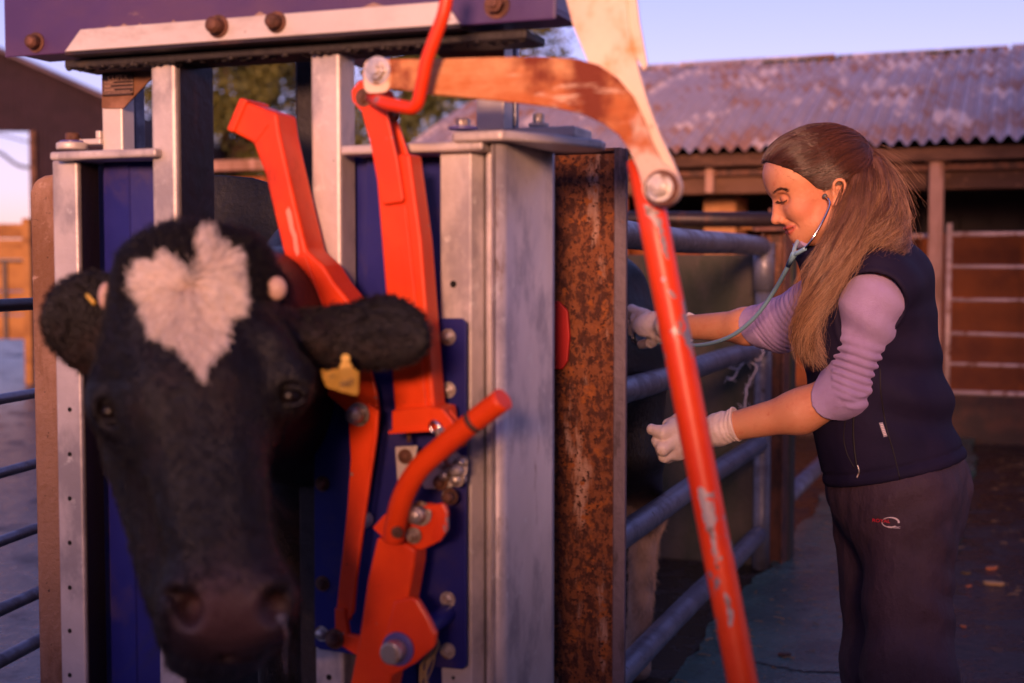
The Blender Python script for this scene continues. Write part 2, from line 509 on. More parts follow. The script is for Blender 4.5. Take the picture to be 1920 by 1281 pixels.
HAIR_TOP = hair_mat("brown_hair", (0.060, 0.020, 0.010), (0.085, 0.030, 0.014), 0.30, .75, .6)
HAIR_TAIL = hair_mat("brown_to_blonde_hair", (0.075, 0.024, 0.012), (0.36, 0.19, 0.10), 0.32, .65, .5)
HAIR_TAIL_D = hair_mat("dark_brown_lock", (0.040, 0.014, 0.008), (0.12, 0.048, 0.026), 0.30, .5, .55)
HAIR_TAIL_L = hair_mat("blonde_lock", (0.13, 0.050, 0.024), (0.52, 0.32, 0.19), 0.34, .4, .5)
FUR_B = hair_mat("black_fur", (0.004, 0.003, 0.0035), (0.009, 0.005, 0.005), 0.4, 0.5, .3)
FUR_T = hair_mat("tan_leg_hair", (0.48, 0.30, 0.20), (0.72, 0.52, 0.40), 0.6, 0.35)
FUR_W = hair_mat("white_fur", (0.62, 0.48, 0.38), (0.92, 0.82, 0.74), 0.6, 0.3)


def make_hair(name, P, rad, material, parent, tip=0.3):
    """P: strands x points x 3."""
    n, k = P.shape[:2]
    c = bpy.data.hair_curves.new(name)
    c.add_curves([k] * n)
    c.attributes["position"].data.foreach_set("vector", P.astype(np.float32).ravel())
    a = c.attributes.get("radius") or c.attributes.new("radius", 'FLOAT', 'POINT')
    prof = np.linspace(1, tip, k)
    r = (np.ones((n, 1)) * rad) * prof[None, :]
    a.data.foreach_set("value", r.astype(np.float32).ravel())
    c.materials.append(material)
    o = bpy.data.objects.new(name, c)
    COL.objects.link(o)
    o.parent = parent
    return o


def text_obj(name, body, size, m, parent, M, ext=0.0004, label=None, sx=1.0):
    cu = bpy.data.curves.new(name, 'FONT')
    cu.body = body
    cu.size = size
    cu.extrude = ext
    cu.align_x = 'CENTER'
    cu.align_y = 'CENTER'
    t = bpy.data.objects.new(name + "_src", cu)
    COL.objects.link(t)
    bpy.context.view_layer.update()
    dg = bpy.context.evaluated_depsgraph_get()
    me = bpy.data.meshes.new_from_object(t.evaluated_get(dg))
    bpy.data.objects.remove(t)
    me.name = name
    me.transform(M @ Matrix.Diagonal((sx, 1, 1, 1)))
    me.materials.clear()
    me.materials.append(m)
    o = link(name, me, None, parent)
    if label: o["label"] = label
    return o


# ------------------------------------------------------------------ implicit bodies
def _len(v): return np.sqrt(np.einsum('ij,ij->i', v, v))


class Cone:
    """A limb: two joints, a radius at each; flat = (axis, factor) squashes it."""
    def __init__(s, a, b, ra, rb, k=0.02, op='u'):
        s.a, s.b, s.ra, s.rb, s.k, s.op = np.array(a, float), np.array(b, float), ra, rb, k, op
        s.c = (s.a + s.b) / 2
        s.R = np.linalg.norm(s.b - s.a) / 2 + max(ra, rb)

    def d(s, p):
        ab = s.b - s.a
        q = p - s.a
        t = np.minimum(np.maximum(q @ (ab / (ab @ ab + 1e-12)), 0), 1)
        return _len(q - t[:, None] * ab) - (s.ra + (s.rb - s.ra) * t)


class Ell:
    def __init__(s, c, r, axes=None, k=0.02, op='u'):
        s.c = np.array(c, float)
        s.r = np.array(r, float)
        s.A = np.eye(3) if axes is None else np.array([np.array(a, float) / np.linalg.norm(a) for a in axes])
        s.k, s.op = k, op
        s.R = max(r)

    def d(s, p):
        q = (p - s.c) @ s.A.T
        k0 = np.linalg.norm(q / s.r, axis=1)
        k1 = np.linalg.norm(q / (s.r ** 2), axis=1) + 1e-9
        return np.where(k0 < 1e-6, -min(s.r), k0 * (k0 - 1) / k1)


def Ball(c, r, k=0.02, op='u'):
    return Cone(c, np.array(c, float) + 1e-5, r, r, k, op)


def sdf_eval(prims, p):
    d = np.full(len(p), 10.0)
    for q in prims:
        e = q.d(p)
        k = q.k
        if q.op == 'u':
            h = np.maximum(k - np.abs(d - e), 0) / k
            d = np.minimum(d, e) - h * h * k * 0.25
        else:
            h = np.maximum(k - np.abs(-d - e), 0) / k
            d = np.maximum(d, -e) + h * h * k * 0.25
    return d


def sdf_mesh(name, prims, h, B=14, extra=None, off=0.0, margin=0.0):
    """Surface nets over the sparse blocks the surface passes through.
    extra(p, d) -> d reshapes the distance (folds, cuts)."""
    lo = np.min([q.c - q.R for q in prims if q.op == 'u'], axis=0) - 0.03 - off - margin
    hi = np.max([q.c + q.R for q in prims if q.op == 'u'], axis=0) + 0.03 + off + margin
    bs = B * h
    nb = np.ceil((hi - lo) / bs).astype(int)
    gi = np.stack(np.meshgrid(*[np.arange(n) for n in nb], indexing='ij'), -1).reshape(-1, 3)
    cen = lo + (gi + 0.5) * bs
    Rb = bs * 0.87
    dc = sdf_eval(prims, cen)
    keep = np.abs(dc - off) < Rb * 1.5 + 0.02 + margin
    gi, cen = gi[keep], cen[keep]
    ii = np.arange(B + 2)
    loc = np.stack(np.meshgrid(ii, ii, ii, indexing='ij'), -1).reshape(-1, 3)
    NN = (nb * B + 4).astype(np.int64)

    def key(c):
        return (c[:, 0] * NN[1] + c[:, 1]) * NN[2] + c[:, 2]
    vk, vp, qk = [], [], []
    cc = np.array([q.c for q in prims]); RR = np.array([q.R + q.k for q in prims])
    for g, c in zip(gi, cen):
        near = np.linalg.norm(cc - c, axis=1) < RR + Rb * 1.3 + 0.035 + off + margin
        pr = [q for q, m_ in zip(prims, near) if m_]
        if not pr:
            continue
        P = lo + (g * B + loc) * h
        d = sdf_eval(pr, P) - off
        if extra is not None:
            d = extra(P, d)
        D = d.reshape(B + 2, B + 2, B + 2)
        S = D < 0
        if S.all() or not S.any():
            continue
        # one vertex per crossing cell (cells 0..B-1, plus one more layer is owned by the next block)
        n = B
        acc = np.zeros((n, n, n, 3)); cnt = np.zeros((n, n, n))
        base = np.stack(np.meshgrid(np.arange(n), np.arange(n), np.arange(n), indexing='ij'), -1).astype(float)
        for ax in range(3):
            o1, o2 = [a for a in range(3) if a != ax]
            for u_ in (0, 1):
                for v_ in (0, 1):
                    s0 = [0, 0, 0]; s0[o1] = u_; s0[o2] = v_
                    s1 = list(s0); s1[ax] = 1
                    A = D[s0[0]:s0[0] + n, s0[1]:s0[1] + n, s0[2]:s0[2] + n]
                    Bq = D[s1[0]:s1[0] + n, s1[1]:s1[1] + n, s1[2]:s1[2] + n]
                    cr = (A < 0) != (Bq < 0)
                    t = np.where(cr, A / (A - Bq + 1e-20), 0)
                    e = base + np.array(s0, float)
                    e[..., ax] += t
                    acc += np.where(cr[..., None], e, 0)
                    cnt += cr
        m_ = cnt > 0
        if m_.any():
            cell = base[m_].astype(np.int64) + g * B
            vk.append(key(cell))
            vp.append(lo + (acc[m_] / cnt[m_][:, None] + g * B) * h)
        for ax in range(3):
            o1, o2 = (ax + 1) % 3, (ax + 2) % 3
            sl0 = [slice(0, n)] * 3
            sl1 = [slice(0, n)] * 3
            sl1[ax] = slice(1, n + 1)
            a_, b_ = S[tuple(sl0)], S[tuple(sl1)]
            for flip, mk in ((False, a_ & ~b_), (True, ~a_ & b_)):
                if not mk.any(): continue
                e = np.argwhere(mk) + g * B
                f1 = np.zeros(3, int); f1[o1] = 1
                f2 = np.zeros(3, int); f2[o2] = 1
                q = np.stack([key(e - f1 - f2), key(e - f2), key(e), key(e - f1)], 1)
                qk.append(q[:, ::-1] if flip else q)
    vk = np.concatenate(vk); vp = np.concatenate(vp); qk = np.concatenate(qk)
    order = np.argsort(vk)
    vk, vp = vk[order], vp[order]
    idx = np.searchsorted(vk, qk)
    idx = np.clip(idx, 0, len(vk) - 1)
    ok = (vk[idx] == qk).all(1)
    idx = idx[ok]
    me = bpy.data.meshes.new(name)
    me.vertices.add(len(vp))
    me.vertices.foreach_set("co", vp.astype(np.float32).ravel())
    me.loops.add(len(idx) * 4)
    me.loops.foreach_set("vertex_index", idx.astype(np.int32).ravel())
    me.polygons.add(len(idx))
    me.polygons.foreach_set("loop_start", np.arange(0, len(idx) * 4, 4, dtype=np.int32))
    me.update(calc_edges=True)
    me.polygons.foreach_set("use_smooth", [True] * len(idx))
    return me, vp


def set_attr(me, name, val):
    a = me.attributes.new(name, 'FLOAT', 'POINT')
    a.data.foreach_set("value", np.clip(val, 0, 1).astype(np.float32))


_ND = RNG.normal(size=(3, 14, 3)); _NP = RNG.uniform(0, 6.28, (3, 14))


def wob(p, scale, i=0):
    """Smooth pseudo-noise, about -1..1."""
    q = p @ (_ND[i].T * scale) + _NP[i]
    return np.sin(q).sum(1) / 5.0


def sstep(x, a, b):
    t = np.clip((x - a) / (b - a), 0, 1)
    return t * t * (3 - 2 * t)
# ================================================================== THE SETTING
def sheet(name, pts, z, m, kind="structure", jitter=0.0, sub=1):
    """A flat sheet over a plan outline."""
    P = []
    n = len(pts)
    for i in range(n):
        a, b = np.array(pts[i], float), np.array(pts[(i + 1) % n], float)
        for k in range(sub):
            q = a + (b - a) * k / sub
            if k: q = q + RNG.normal(size=2) * jitter
            P.append(q)
    mb = MB()
    vs_ = [mb.bm.verts.new((q[0], q[1], z)) for q in P]
    f = mb.bm.faces.new(vs_)
    if f.normal.z < 0: f.normal_flip()
    bmesh.ops.triangulate(mb.bm, faces=mb.bm.faces[:])
    o = mb.build(name, m)
    return tag(o, kind=kind)


gm = MB()
gm.box(-260, 260, -60, 460, -0.5, 0.0)
ground = tag(gm.build("ground", MUD), kind="structure")
GL = lambda y: 0.306 + 0.381 * (y - 3.48)      # the race gate's line across the yard

yard = sheet("yard", [(-40, -30), (GL(-30) - 1.3, -30), (GL(7) - 1.3, 7), (-0.8, 24), (-40, 24)], 0.004, YARD)

# raised walkway beside the race, with a ragged edge
mb = MB()
ys = np.arange(-3, 9.6, 0.05)
left = [(GL(y) + 0.02 + 0.020 * math.sin(y * 5.1) + 0.012 * math.sin(y * 17) + random.gauss(0, .006), y) for y in ys]
right = [(GL(y) + 0.74 + 0.03 * math.sin(y * 3.3) + .012 * math.sin(y * 13) + random.gauss(0, .006), y) for y in ys]
for i in range(len(ys) - 1):
    a, b, c, d = left[i], right[i], right[i + 1], left[i + 1]
    top = [mb.bm.verts.new((p[0], p[1], 0.035)) for p in (a, b, c, d)]
    mb.bm.faces.new(top)
    for p, q in ((0, 3), (1, 2)):
        v = [top[p], top[q], mb.bm.verts.new((*[left, right][p != 0][i + 1], -0.02)), mb.bm.verts.new((*[left, right][p != 0][i], -0.02))]
        mb.bm.faces.new(v)
bmesh.ops.remove_doubles(mb.bm, verts=mb.bm.verts[:], dist=0.0005)
bmesh.ops.recalc_face_normals(mb.bm, faces=mb.bm.faces[:])
walk = tag(mb.build("walkway", WALK), kind="structure")


def crack_path(px_pts, w):
    P = []
    for (px, py) in px_pts:
        d = ray(px, py)
        t = (0.036 - EYE) / d[2]
        P.append(np.array([d[0] * t, d[1] * t, 0.0365]))
    P = smooth_path(P, 9)
    mb = MB()
    prev = None
    for i, p in enumerate(P):
        j = RNG.normal(size=2) * 0.004
        ww = w * (0.6 + 0.7 * abs(math.sin(i * 1.7)))
        a = mb.bm.verts.new((p[0] + j[0], p[1] + j[1] - ww, p[2]))
        b = mb.bm.verts.new((p[0] + j[0], p[1] + j[1] + ww, p[2]))
        if prev: mb.bm.faces.new((prev[0], a, b, prev[1]))
        prev = (a, b)
    return mb


CRACK = mat("crack_dirt", (0.012, 0.009, 0.008), 0.9)
crack_path([(1335, 1190), (1350, 1222), (1385, 1238), (1440, 1246), (1500, 1258), (1585, 1262)], 0.006).build("crack", CRACK, walk)
crack_path([(1337, 1130), (1333, 1160), (1337, 1192)], 0.005).build("crack", CRACK, walk)

# puddled slurry in the race: thin wet film with ripples
SLURRY = mat("slurry", (0.020, 0.013, 0.010), 0.07, 0.0, [((0.05, 0.032, 0.024), 7, 0.5, 0.6, None, 0.5, 0)], [(16, 1.0, None), (42, 1.0, (1, 1.6, 1)), (90, 0.9, None)])
slurry = sheet("slurry", [(GL(3.3) - 1.2, 3.3), (GL(3.3) + 0.01, 3.3), (GL(5.5) + 0.01, 5.5), (GL(5.5) - 1.2, 5.5)], 0.006, SLURRY, "structure", 0.004, 12)

# straw and litter lying about
mb = MB()
for i in range(420):
    if i < 200:
        y = random.uniform(3.7, 6.6); x = GL(y) + random.uniform(0.05, 0.8); z = 0.038
    else:
        y = random.uniform(4.2, 8.5); x = random.uniform(GL(y) + 0.9, 3.4); z = 0.003
    a = random.uniform(0, math.pi); l = random.uniform(0.01, 0.045)
    dx, dy = math.cos(a) * l / 2, math.sin(a) * l / 2
    w = random.uniform(0.0008, 0.002)
    mb.tube([(x - dx, y - dy, z), (x, y, z + 0.002), (x + dx, y + dy, z)], w, 4)
tag(mb.build("straw", STRAW), kind="stuff")
for k, (px, py, s, m_) in enumerate([(1858, 1063, 0.042, LEAFO), (1862, 1092, 0.055, STRAW), (1812, 1072, 0.034, LEAF2), (1817, 1095, 0.022, LEAFO), (1470, 1227, 0.030, RUSTDARK), (1500, 1040, .012, STRAW), (1806, 1170, .02, LEAFO)]):
    d = ray(px, py); t = (0.01 - EYE) / d[2]
    if k in (4, 5): t = (0.04 - EYE) / d[2]
    c = np.array([d[0] * t, d[1] * t, 0.0])
    z = 0.036 if k in (4, 5) else 0.0
    mb = MB(); s *= .72
    pts = [(s * math.cos(a) * (0.7 + 0.4 * random.random()), s * 0.55 * math.sin(a) * (0.7 + 0.5 * random.random())) for a in np.linspace(0, 6.28, 9)[:-1]]
    mb.prism(pts, 0, s * 0.35, bev=s * 0.08, axis='z')
    o = mb.build("clod", m_)
    o.location = (c[0], c[1], z)
    o.rotation_euler = (0, 0, random.uniform(0, 3))
    labs = ["orange clod of litter lying on the dark mud behind the woman", "pale stick-like scrap of straw on the mud below the orange clod",
            "mossy green clod on the mud close behind the woman's knee", "small rust-coloured scrap below the mossy clod on the mud",
            "dark clump of dung lying beside the crack in the walkway", "tiny pale scrap on the green walkway beside the rusty gate post",
            "tiny reddish scrap on the mud low behind the woman"]
    tag(o, labs[k], "litter")

# unseen barn and wall added behind the camera to block sky and low sun
BLOCKER = mat("blocker_grey", (0.10, 0.08, 0.08), 0.8)
fb = thing("sky_blocker", "unseen tall dark barn added behind the camera on the right to block sky light", "barn", (0.6, -6, 0))
MB().box(0, 16, -8, 0, 0, 5.6).build("walls", BLOCKER, fb)
MB().prism([(-.3, 5.6), (8, 7.4), (16.3, 5.6)], -8.3, .3).build("roof", BLOCKER, fb)
bwl = thing("sun_blocker", "unseen wall added behind the camera to shade the lower yard", "wall", (0.6, -4.2, 0))
for k in range(24):
    MB().box(-.9 * k - .895, -.9 * k, -.2, 0, 0, 2.0, .01).build("blocker_bay", WALLC, bwl)

# ------------------------------------------------------------------ cattle shed
SH = np.array([2.057, 8.5, 0.0])
SANG = CANG


def shed_pt(px, py, yb):
    d = ray(px, py)
    o = np.array([0, 0, EYE]) - SH
    t = (yb - o @ V) / (d @ V)
    p = o + d * t
    return float(p @ U), float(p[2])


shed = thing("cattle_shed", "long low open-fronted cattle shed with a rusty corrugated iron roof", "shed", SH, SANG)
EAVE, RISE, RUN = 1.985, 0.97, 2.75


def roof_sheet_mesh():
    nx, ny = 8 * 10 + 1, 15
    wv = 0.735
    v, f = [], []
    for j in range(ny):
        t = j / (ny - 1)
        for i in range(nx):
            x = wv * i / (nx - 1)
            z = EAVE + RISE * (t * 1.3 - 0.3 * t * t) + 0.020 * math.cos(2 * math.pi * i / 10)
            v.append((x, -0.12 + (RUN + 0.12) * t, z))
    for j in range(ny - 1):
        for i in range(nx - 1):
            a = j * nx + i
            f.append((a, a + 1, a + nx + 1, a + nx))
    me = bpy.data.meshes.new("roof_sheet")
    me.from_pydata(v, [], f)
    me.update()
    me.polygons.foreach_set("use_smooth", [True] * len(f))
    return me


rs = roof_sheet_mesh()
for k in range(11):
    o = link("roof_sheet", rs, ROOF, shed)
    o.location = (-3.05 + 0.722 * k, 0.012 * math.sin(k * 2.3), 0.002 + 0.004 * (k % 2) + 0.006 * math.sin(k * 1.7))
# ridge capping lengths with moss
for k in range(6):
    mb = MB()
    x0 = -3.05 + 1.35 * k
    zz = EAVE + RISE + 0.012
    mb.prism([(-0.07, zz - 0.035), (0, zz + 0.03), (0.09, zz - 0.04), (0.085, zz - 0.05), (0, zz + 0.018), (-0.065, zz - 0.045)], 0, 1.33,
             mat=Matrix.Translation((x0, RUN, 0)) @ Matrix.Rotation(math.radians(-90), 4, 'Z'))
    o = mb.build("ridge_cap", ROOF, shed)
    o.location = (0, 0, 0.006 * math.sin(k * 2.1))
mb = MB()
for k in range(260):
    x = random.choice([random.uniform(-0.95, -0.3), random.uniform(0.35, 0.75), random.uniform(-3, 3)])
    mb.ball((x, RUN - 0.10 + random.uniform(-.05, .02), EAVE + RISE - 0.005), random.uniform(0.008, 0.018), 1, (1.3, 1, 0.7))
tag(mb.build("moss", mat("moss", (0.05, 0.055, 0.015), 0.95), shed), kind="stuff")

MB().box(-3.1, 4.9, -0.03, 0.03, EAVE - 0.10, EAVE - 0.022, 0.004).build("fascia_board", TIMBER, shed)
MB().box(-3.1, 4.9, 0.16, 0.26, EAVE - 0.27, EAVE - 0.14, 0.006).build("front_beam", TIMBER, shed)
MB().box(-3.1, 4.9, 0.10, 0.16, EAVE - 0.155, EAVE - 0.11, 0.004).build("bearer", RUSTDARK, shed)


def shed_post(px0, px1, pyt, pyb, yb, dep, m, name="post", z0=None):
    x0, zt = shed_pt(px0, (pyt + pyb) / 2, yb)[0], shed_pt((px0 + px1) / 2, pyt, yb)[1]
    x1 = shed_pt(px1, (pyt + pyb) / 2, yb)[0]
    zb = 0.0 if z0 is None else shed_pt((px0 + px1) / 2, z0, yb)[1]
    return MB().box(x0, x1, yb, yb + dep, zb, zt, 0.006).build(name, m, shed)


TIMBERL = mat("grey_pink_timber_post", (0.34, 0.19, 0.14), 0.8, 0.0, [((0.20, 0.10, 0.06), 9, 0.45, 0.62, (1, 1, .2), 0.9, 0)], [(30, 0.4, (1, 1, .3))])
shed_post(1741, 1768, 302, 500, 0.02, 0.12, TIMBERL)
shed_post(1733, 1780, 285, 300, 0.00, 0.14, TIMBERL, "post_head", 303)
shed_post(1322, 1337, 300, 360, 0.05, 0.10, TIMBERL, "hanging_bracket", 362)
shed_post(2120, 2160, 302, 500, 0.02, 0.12, TIMBER)
shed_post(880, 915, 302, 500, 0.02, 0.12, TIMBER)
# stone pier, two blocks
shed_post(1332, 1374, 330, 500, 0.55, 0.30, STONE, "pier_block", 366)
shed_post(1319, 1379, 368, 500, 0.50, 0.42, STONE, "pier_block", 425)
shed_post(1319, 1379, 427, 500, 0.50, 0.42, STONE, "pier_block")
shed_post(1374, 1440, 410, 500, 0.75, 0.10, STONE, "sill_block", 430)
# back wall: red sheets, boards above coloured dark for the roof's shade, dark plinth
BW = 1.15
for k in range(6):
    x0 = -3.1 + 1.4 * k
    MB().box(x0 + 0.001, x0 + 1.399, BW + 0.003 * (k % 2), BW + 0.03 + 0.003 * (k % 2), 0.36, 1.46).build("wall_sheet", SHEETRED, shed)
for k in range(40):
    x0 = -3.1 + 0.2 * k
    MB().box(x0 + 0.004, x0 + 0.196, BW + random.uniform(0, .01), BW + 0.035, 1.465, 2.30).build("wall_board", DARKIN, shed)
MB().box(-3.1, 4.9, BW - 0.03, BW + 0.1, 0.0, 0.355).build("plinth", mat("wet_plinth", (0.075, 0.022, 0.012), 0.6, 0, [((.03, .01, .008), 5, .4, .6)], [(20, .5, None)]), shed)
MB().box(-3.12, -3.06, 0.1, RUN, 0, EAVE).build("end_wall", DARKIN, shed)
MB().box(-3.1, 4.9, RUN - 0.05, RUN + 0.02, 0, EAVE + RISE - 0.04).build("rear_wall", DARKIN, shed)

# gates hung in the shed front
gt = thing("field_gate", "pale tubular gate with six rails hanging in the shed front, right of its timber post", "gate", SH, SANG, "gates across the shed front")
x0 = shed_pt(1777, 600, 0.3)[0]
zt = [shed_pt(1850, y, 0.3)[1] for y in (439, 500, 563, 626, 684, 738)]
MB().cyl((x0, 0.3, 0.18), (x0, 0.3, zt[0] + 0.07), 0.019, 12).build("stile", PALERAIL, gt)
for i, z in enumerate(zt):
    bend = 0.012 if i == 3 else 0.004
    pts = [(x0 + 2.4 * t / 8, 0.3, z - bend * math.sin(t / 8 * 3.0) * (1 if i == 3 else math.sin(i * 2))) for t in range(9)]
    MB().tube(pts, 0.016 if i in (0, 5) else 0.0115, 8).build("rail", PALERAIL, gt)
MB().cyl((x0 + 2.4, 0.3, 0.18), (x0 + 2.4, 0.3, zt[0] + 0.07), 0.019, 12).build("stile", PALERAIL, gt)
MB().cyl((x0 - .02, 0.3, 0.0), (x0 - .02, 0.3, 0.22), 0.03, 8).build("foot", RUSTDARK, gt)
gt2 = thing("field_gate", "pale braced gate showing between the woman's ponytail and the shed post", "gate", SH, SANG, "gates across the shed front")
xa, xb = shed_pt(1475, 600, 0.25)[0], shed_pt(1742, 600, 0.25)[0]
for z in (shed_pt(1700, 443, .25)[1], shed_pt(1500, 740, .25)[1]):
    MB().cyl((xa, 0.25, z), (xb, 0.25, z), 0.014, 8).build("rail", PALERAIL, gt2)
za = shed_pt(1700, 443, .25)[1]
MB().cyl((xb - 0.05, 0.25, za - .28), (xb - 0.02, 0.25, za - 0.16), 0.009, 8).build("brace", PALERAIL, gt2)
MB().cyl((xb - 0.22, 0.25, za - .32), (xb - 0.12, 0.25, za), 0.009, 8).build("brace", PALERAIL, gt2)
for x in (xa, xb):
    MB().cyl((x, 0.25, 0.1), (x, 0.25, za + 0.02), 0.014, 8).build("stile", PALERAIL, gt2)

# lower lean-to seen between the crush posts
p0 = W(330, 400, 10.4)
lt = thing("lean_to", "low rust-red tin lean-to with a timber wall plate, seen between the crush posts", "lean-to", (p0[0], 10.4, 0), CANG)
MB().box(0, 3.6, 0, 0.12, 1.965, 2.045, 0.006).build("wall_plate", TIMBERL, lt)
for k in range(5):
    MB().box(0.72 * k + .004, 0.72 * k + .716, 0.14 + .008 * (k % 2), 0.16 + .008 * (k % 2), 0, 1.92).build("wall_sheet", SHEETRED, lt)

# ------------------------------------------------------------------ dark barn far left, boards, cables
bpos = W(190, 503, 20)
barn = thing("portal_barn", "dark clad portal barn with a sloping roof edge at the far left", "barn", (bpos[0], 20, 0))


def bz(py, Y=20): return EYE + (503 - py) / 2500 * Y * 1.003


def bx(px, Y=20): return W(px, 300, Y)[0] - bpos[0]


def corr_wall(px0, px1, top0, top1, bot, name):
    """upright ribbed cladding with a sloping top edge"""
    x0, x1 = bx(px0), bx(px1)
    n = int((x1 - x0) / 0.075)
    mb = MB()
    prev = None
    for i in range(n * 2 + 1):
        t = i / (n * 2)
        x = x0 + (x1 - x0) * t
        y = 0.0 if i % 2 else 0.03
        a = mb.bm.verts.new((x, y, bot)); b = mb.bm.verts.new((x, y, top0 + (top1 - top0) * t))
        if prev: mb.bm.faces.new((prev[0], a, b, prev[1]))
        prev = (a, b)
    bmesh.ops.solidify(mb.bm, geom=mb.bm.faces[:], thickness=0.01)
    return mb.build(name, BARNTIN, barn)


corr_wall(-430, 57.5, bz(-85), bz(126), bz(250), "cladding")
corr_wall(57.5, 236, bz(126), bz(206), 0.0, "cladding")
MB().box(bx(57.5), bx(69), -0.06, 0.04, bz(420), bz(250), 0).build("door_jamb", TIMBER, barn)
mb = MB()
mb.prism([(bx(-430), bz(-92)), (bx(240), bz(202)), (bx(240), bz(207)), (bx(-430), bz(-86))], -0.25, 9)
mb.build("roof_sheeting", BARNTIN, barn)
MB().box(bx(236) - .1, bx(236), 0.05, 8.9, 0, bz(208)).build("side_wall", BARNTIN, barn)
# board wall in front of the barn
fpos = W(60, 503, 14)
bw = thing("board_wall", "ochre timber board wall below the barn opening at the left edge", "wall", (fpos[0], 14, 0))
def f14(py): return EYE + (503 - py) / 2500 * 14
for k, (a, b) in enumerate([(420, 447), (449, 486), (491, 545), (547, 590), (592, 636)]):
    MB().box(-2.6, -0.04, 0.01 * (k % 2), 0.05, f14(b), f14(a), 0.004).build("board", PLANK, bw)
MB().box(-0.08, 0.0, -0.05, 0.06, 0, f14(410), 0.004).build("post", PLANK, bw)
MB().box(-2.6, -0.09, -0.07, -0.02, f14(491), f14(487), 0.002).build("rail", DARKSTEEL, bw)
MB().box(-0.30, -0.26, -0.03, -0.005, f14(636), f14(489), 0.002).build("batten", DARKSTEEL, bw)
for k, pts in enumerate([[(-60, 246), (0, 253), (57, 267), (120, 275)], [(-60, 262), (0, 287), (30, 308), (60, 314), (130, 305)]]):
    mb = MB().tube(smooth_path([W(px, py, 36) for px, py in pts], 6), 0.022 + .02 * k, 6)
    tag(mb.build("overhead_cable", DARK), ["thin upper cable crossing the pale sky in the barn opening", "thicker lower cable sagging across the sky in the barn opening"][k], "cable", "cables behind the barn")

# ------------------------------------------------------------------ trees
def tree(px, Y, top_py, rad, label, m, n=15000, seed=0, bare=0.0, zbot=0.6):
    rg = np.random.default_rng(seed)
    base = W(px, 503, Y)
    H = EYE + (503 - top_py) / 2500 * Y
    t = thing("evergreen_tree", label, "tree", (base[0], Y, 0), 0, "trees behind the sheds")
    mb = MB()
    mb.tube(smooth_path([(0, 0, 0), (0.1, 0, H * .3), (-.05, .1, H * .6), (0, 0, H * .93)], 5), [0.20 - 0.17 * i / 15 for i in range(16)], 8)
    for k in range(26):
        z = H * rg.uniform(.2, .9); a = rg.uniform(0, 6.28); l = rad * (1.15 - z / H) * 1.1
        mb.tube([(0, 0, z), (l * .5 * math.cos(a), l * .5 * math.sin(a), z + l * .35), (l * math.cos(a), l * math.sin(a), z + l * .5)], [.05, .03, .012], 5)
    mb.build("trunk", BARK, t)
    # crown: clumps of leaf-sized faces
    nc = 90
    cz = rg.uniform(zbot, H, nc); ca = rg.uniform(0, 6.28, nc)
    env = rad * np.sqrt(np.clip(1 - ((cz - H * .42) / (H * .62)) ** 2, 0.03, 1))
    cr = env * np.sqrt(rg.uniform(.1, 1, nc))
    C_ = np.stack([cr * np.cos(ca), cr * np.sin(ca), cz], 1)
    which = rg.integers(0, nc, n)
    p = C_[which] + rg.normal(size=(n, 3)) * (0.13 * rad * rg.uniform(.7, 1.5, nc)[which])[:, None]
    if bare: p = p[rg.random(n) > bare]; n = len(p)
    p[:, 2] = np.clip(p[:, 2], .2, H)
    s = rg.uniform(.03, .085, n)
    d1 = rg.normal(size=(n, 3)); d1 /= np.linalg.norm(d1, axis=1)[:, None]
    d2 = np.cross(d1, rg.normal(size=(n, 3))); d2 /= np.linalg.norm(d2, axis=1)[:, None]
    v = np.stack([p - d1 * s[:, None], p + d2 * s[:, None] * .5, p + d1 * s[:, None], p - d2 * s[:, None] * .5], 1).reshape(-1, 3)
    me = bpy.data.meshes.new("crown")
    me.vertices.add(len(v)); me.vertices.foreach_set("co", v.ravel())
    me.loops.add(len(v)); me.loops.foreach_set("vertex_index", np.arange(len(v), dtype=np.int32))
    me.polygons.add(n); me.polygons.foreach_set("loop_start", np.arange(0, len(v), 4, dtype=np.int32))
    me.update(calc_edges=True)
    link("crown", me, m, t)


tree(430, 27, 40, 1.75, "olive green conifer showing between the two left-hand posts of the crush", LEAF, 26000, 1)
tree(525, 30, 95, 1.3, "thinner bronze-tinted tree just right of the olive conifer", LEAF2, 12000, 2)
tree(300, 31, 165, 0.75, "small sparse tree seen beside the bluish upright near the name plate", LEAF, 5000, 3)
tree(760, 26, 55, 1.7, "broad dark tree behind the curved rusty lever arm", LEAF, 22000, 4)
tree(960, 29, 20, 1.9, "tall loose-crowned tree at the right end of the blue top beam", LEAF, 17000, 5)

# ------------------------------------------------------------------ race: gate, posts, wall
rg_ = thing("race_gate", "grey galvanised pipe gate along the cattle race, in front of the cow's flank", "gate", (GL(3.2), 3.2, 0), math.atan2(1, .381))
LEN = math.hypot(1, .381)


def gate_x(Y): return (Y - 3.2) * LEN


RZ = [1.305, 0.905, 0.530, 0.165]
for i, z in enumerate(RZ):
    r = 0.037 if i == 0 else 0.034
    a, b = gate_x(2.72), gate_x(5.21)
    zs = [z + (0.005 * math.sin(k * 1.3 + i)) * 0.6 for k in range(8)]
    pts = [(a + (b - a) * k / 7, 0, zs[k]) for k in range(8)]
    pts = pts + [(b + 0.016, 0, zs[-1]), (b + 0.030, 0, zs[-1])]
    mb = MB().tube(smooth_path(pts, 3), r, 20, True)
    mb.build("rail", GALVR, rg_)
MB().tube([(gate_x(5.28), -0.005, z) for z in np.linspace(0.02, 1.13, 6)], 0.034, 20).build("stile", GALVR, rg_)
MB().tube([(gate_x(5.28), -0.005, z) for z in (1.13, 1.32)], 0.042, 20).build("sleeve", GALVR, rg_)
MB().tube([(gate_x(2.70), 0, z) for z in (0.03, 1.34)], 0.034, 16).build("stile", GALVR, rg_)


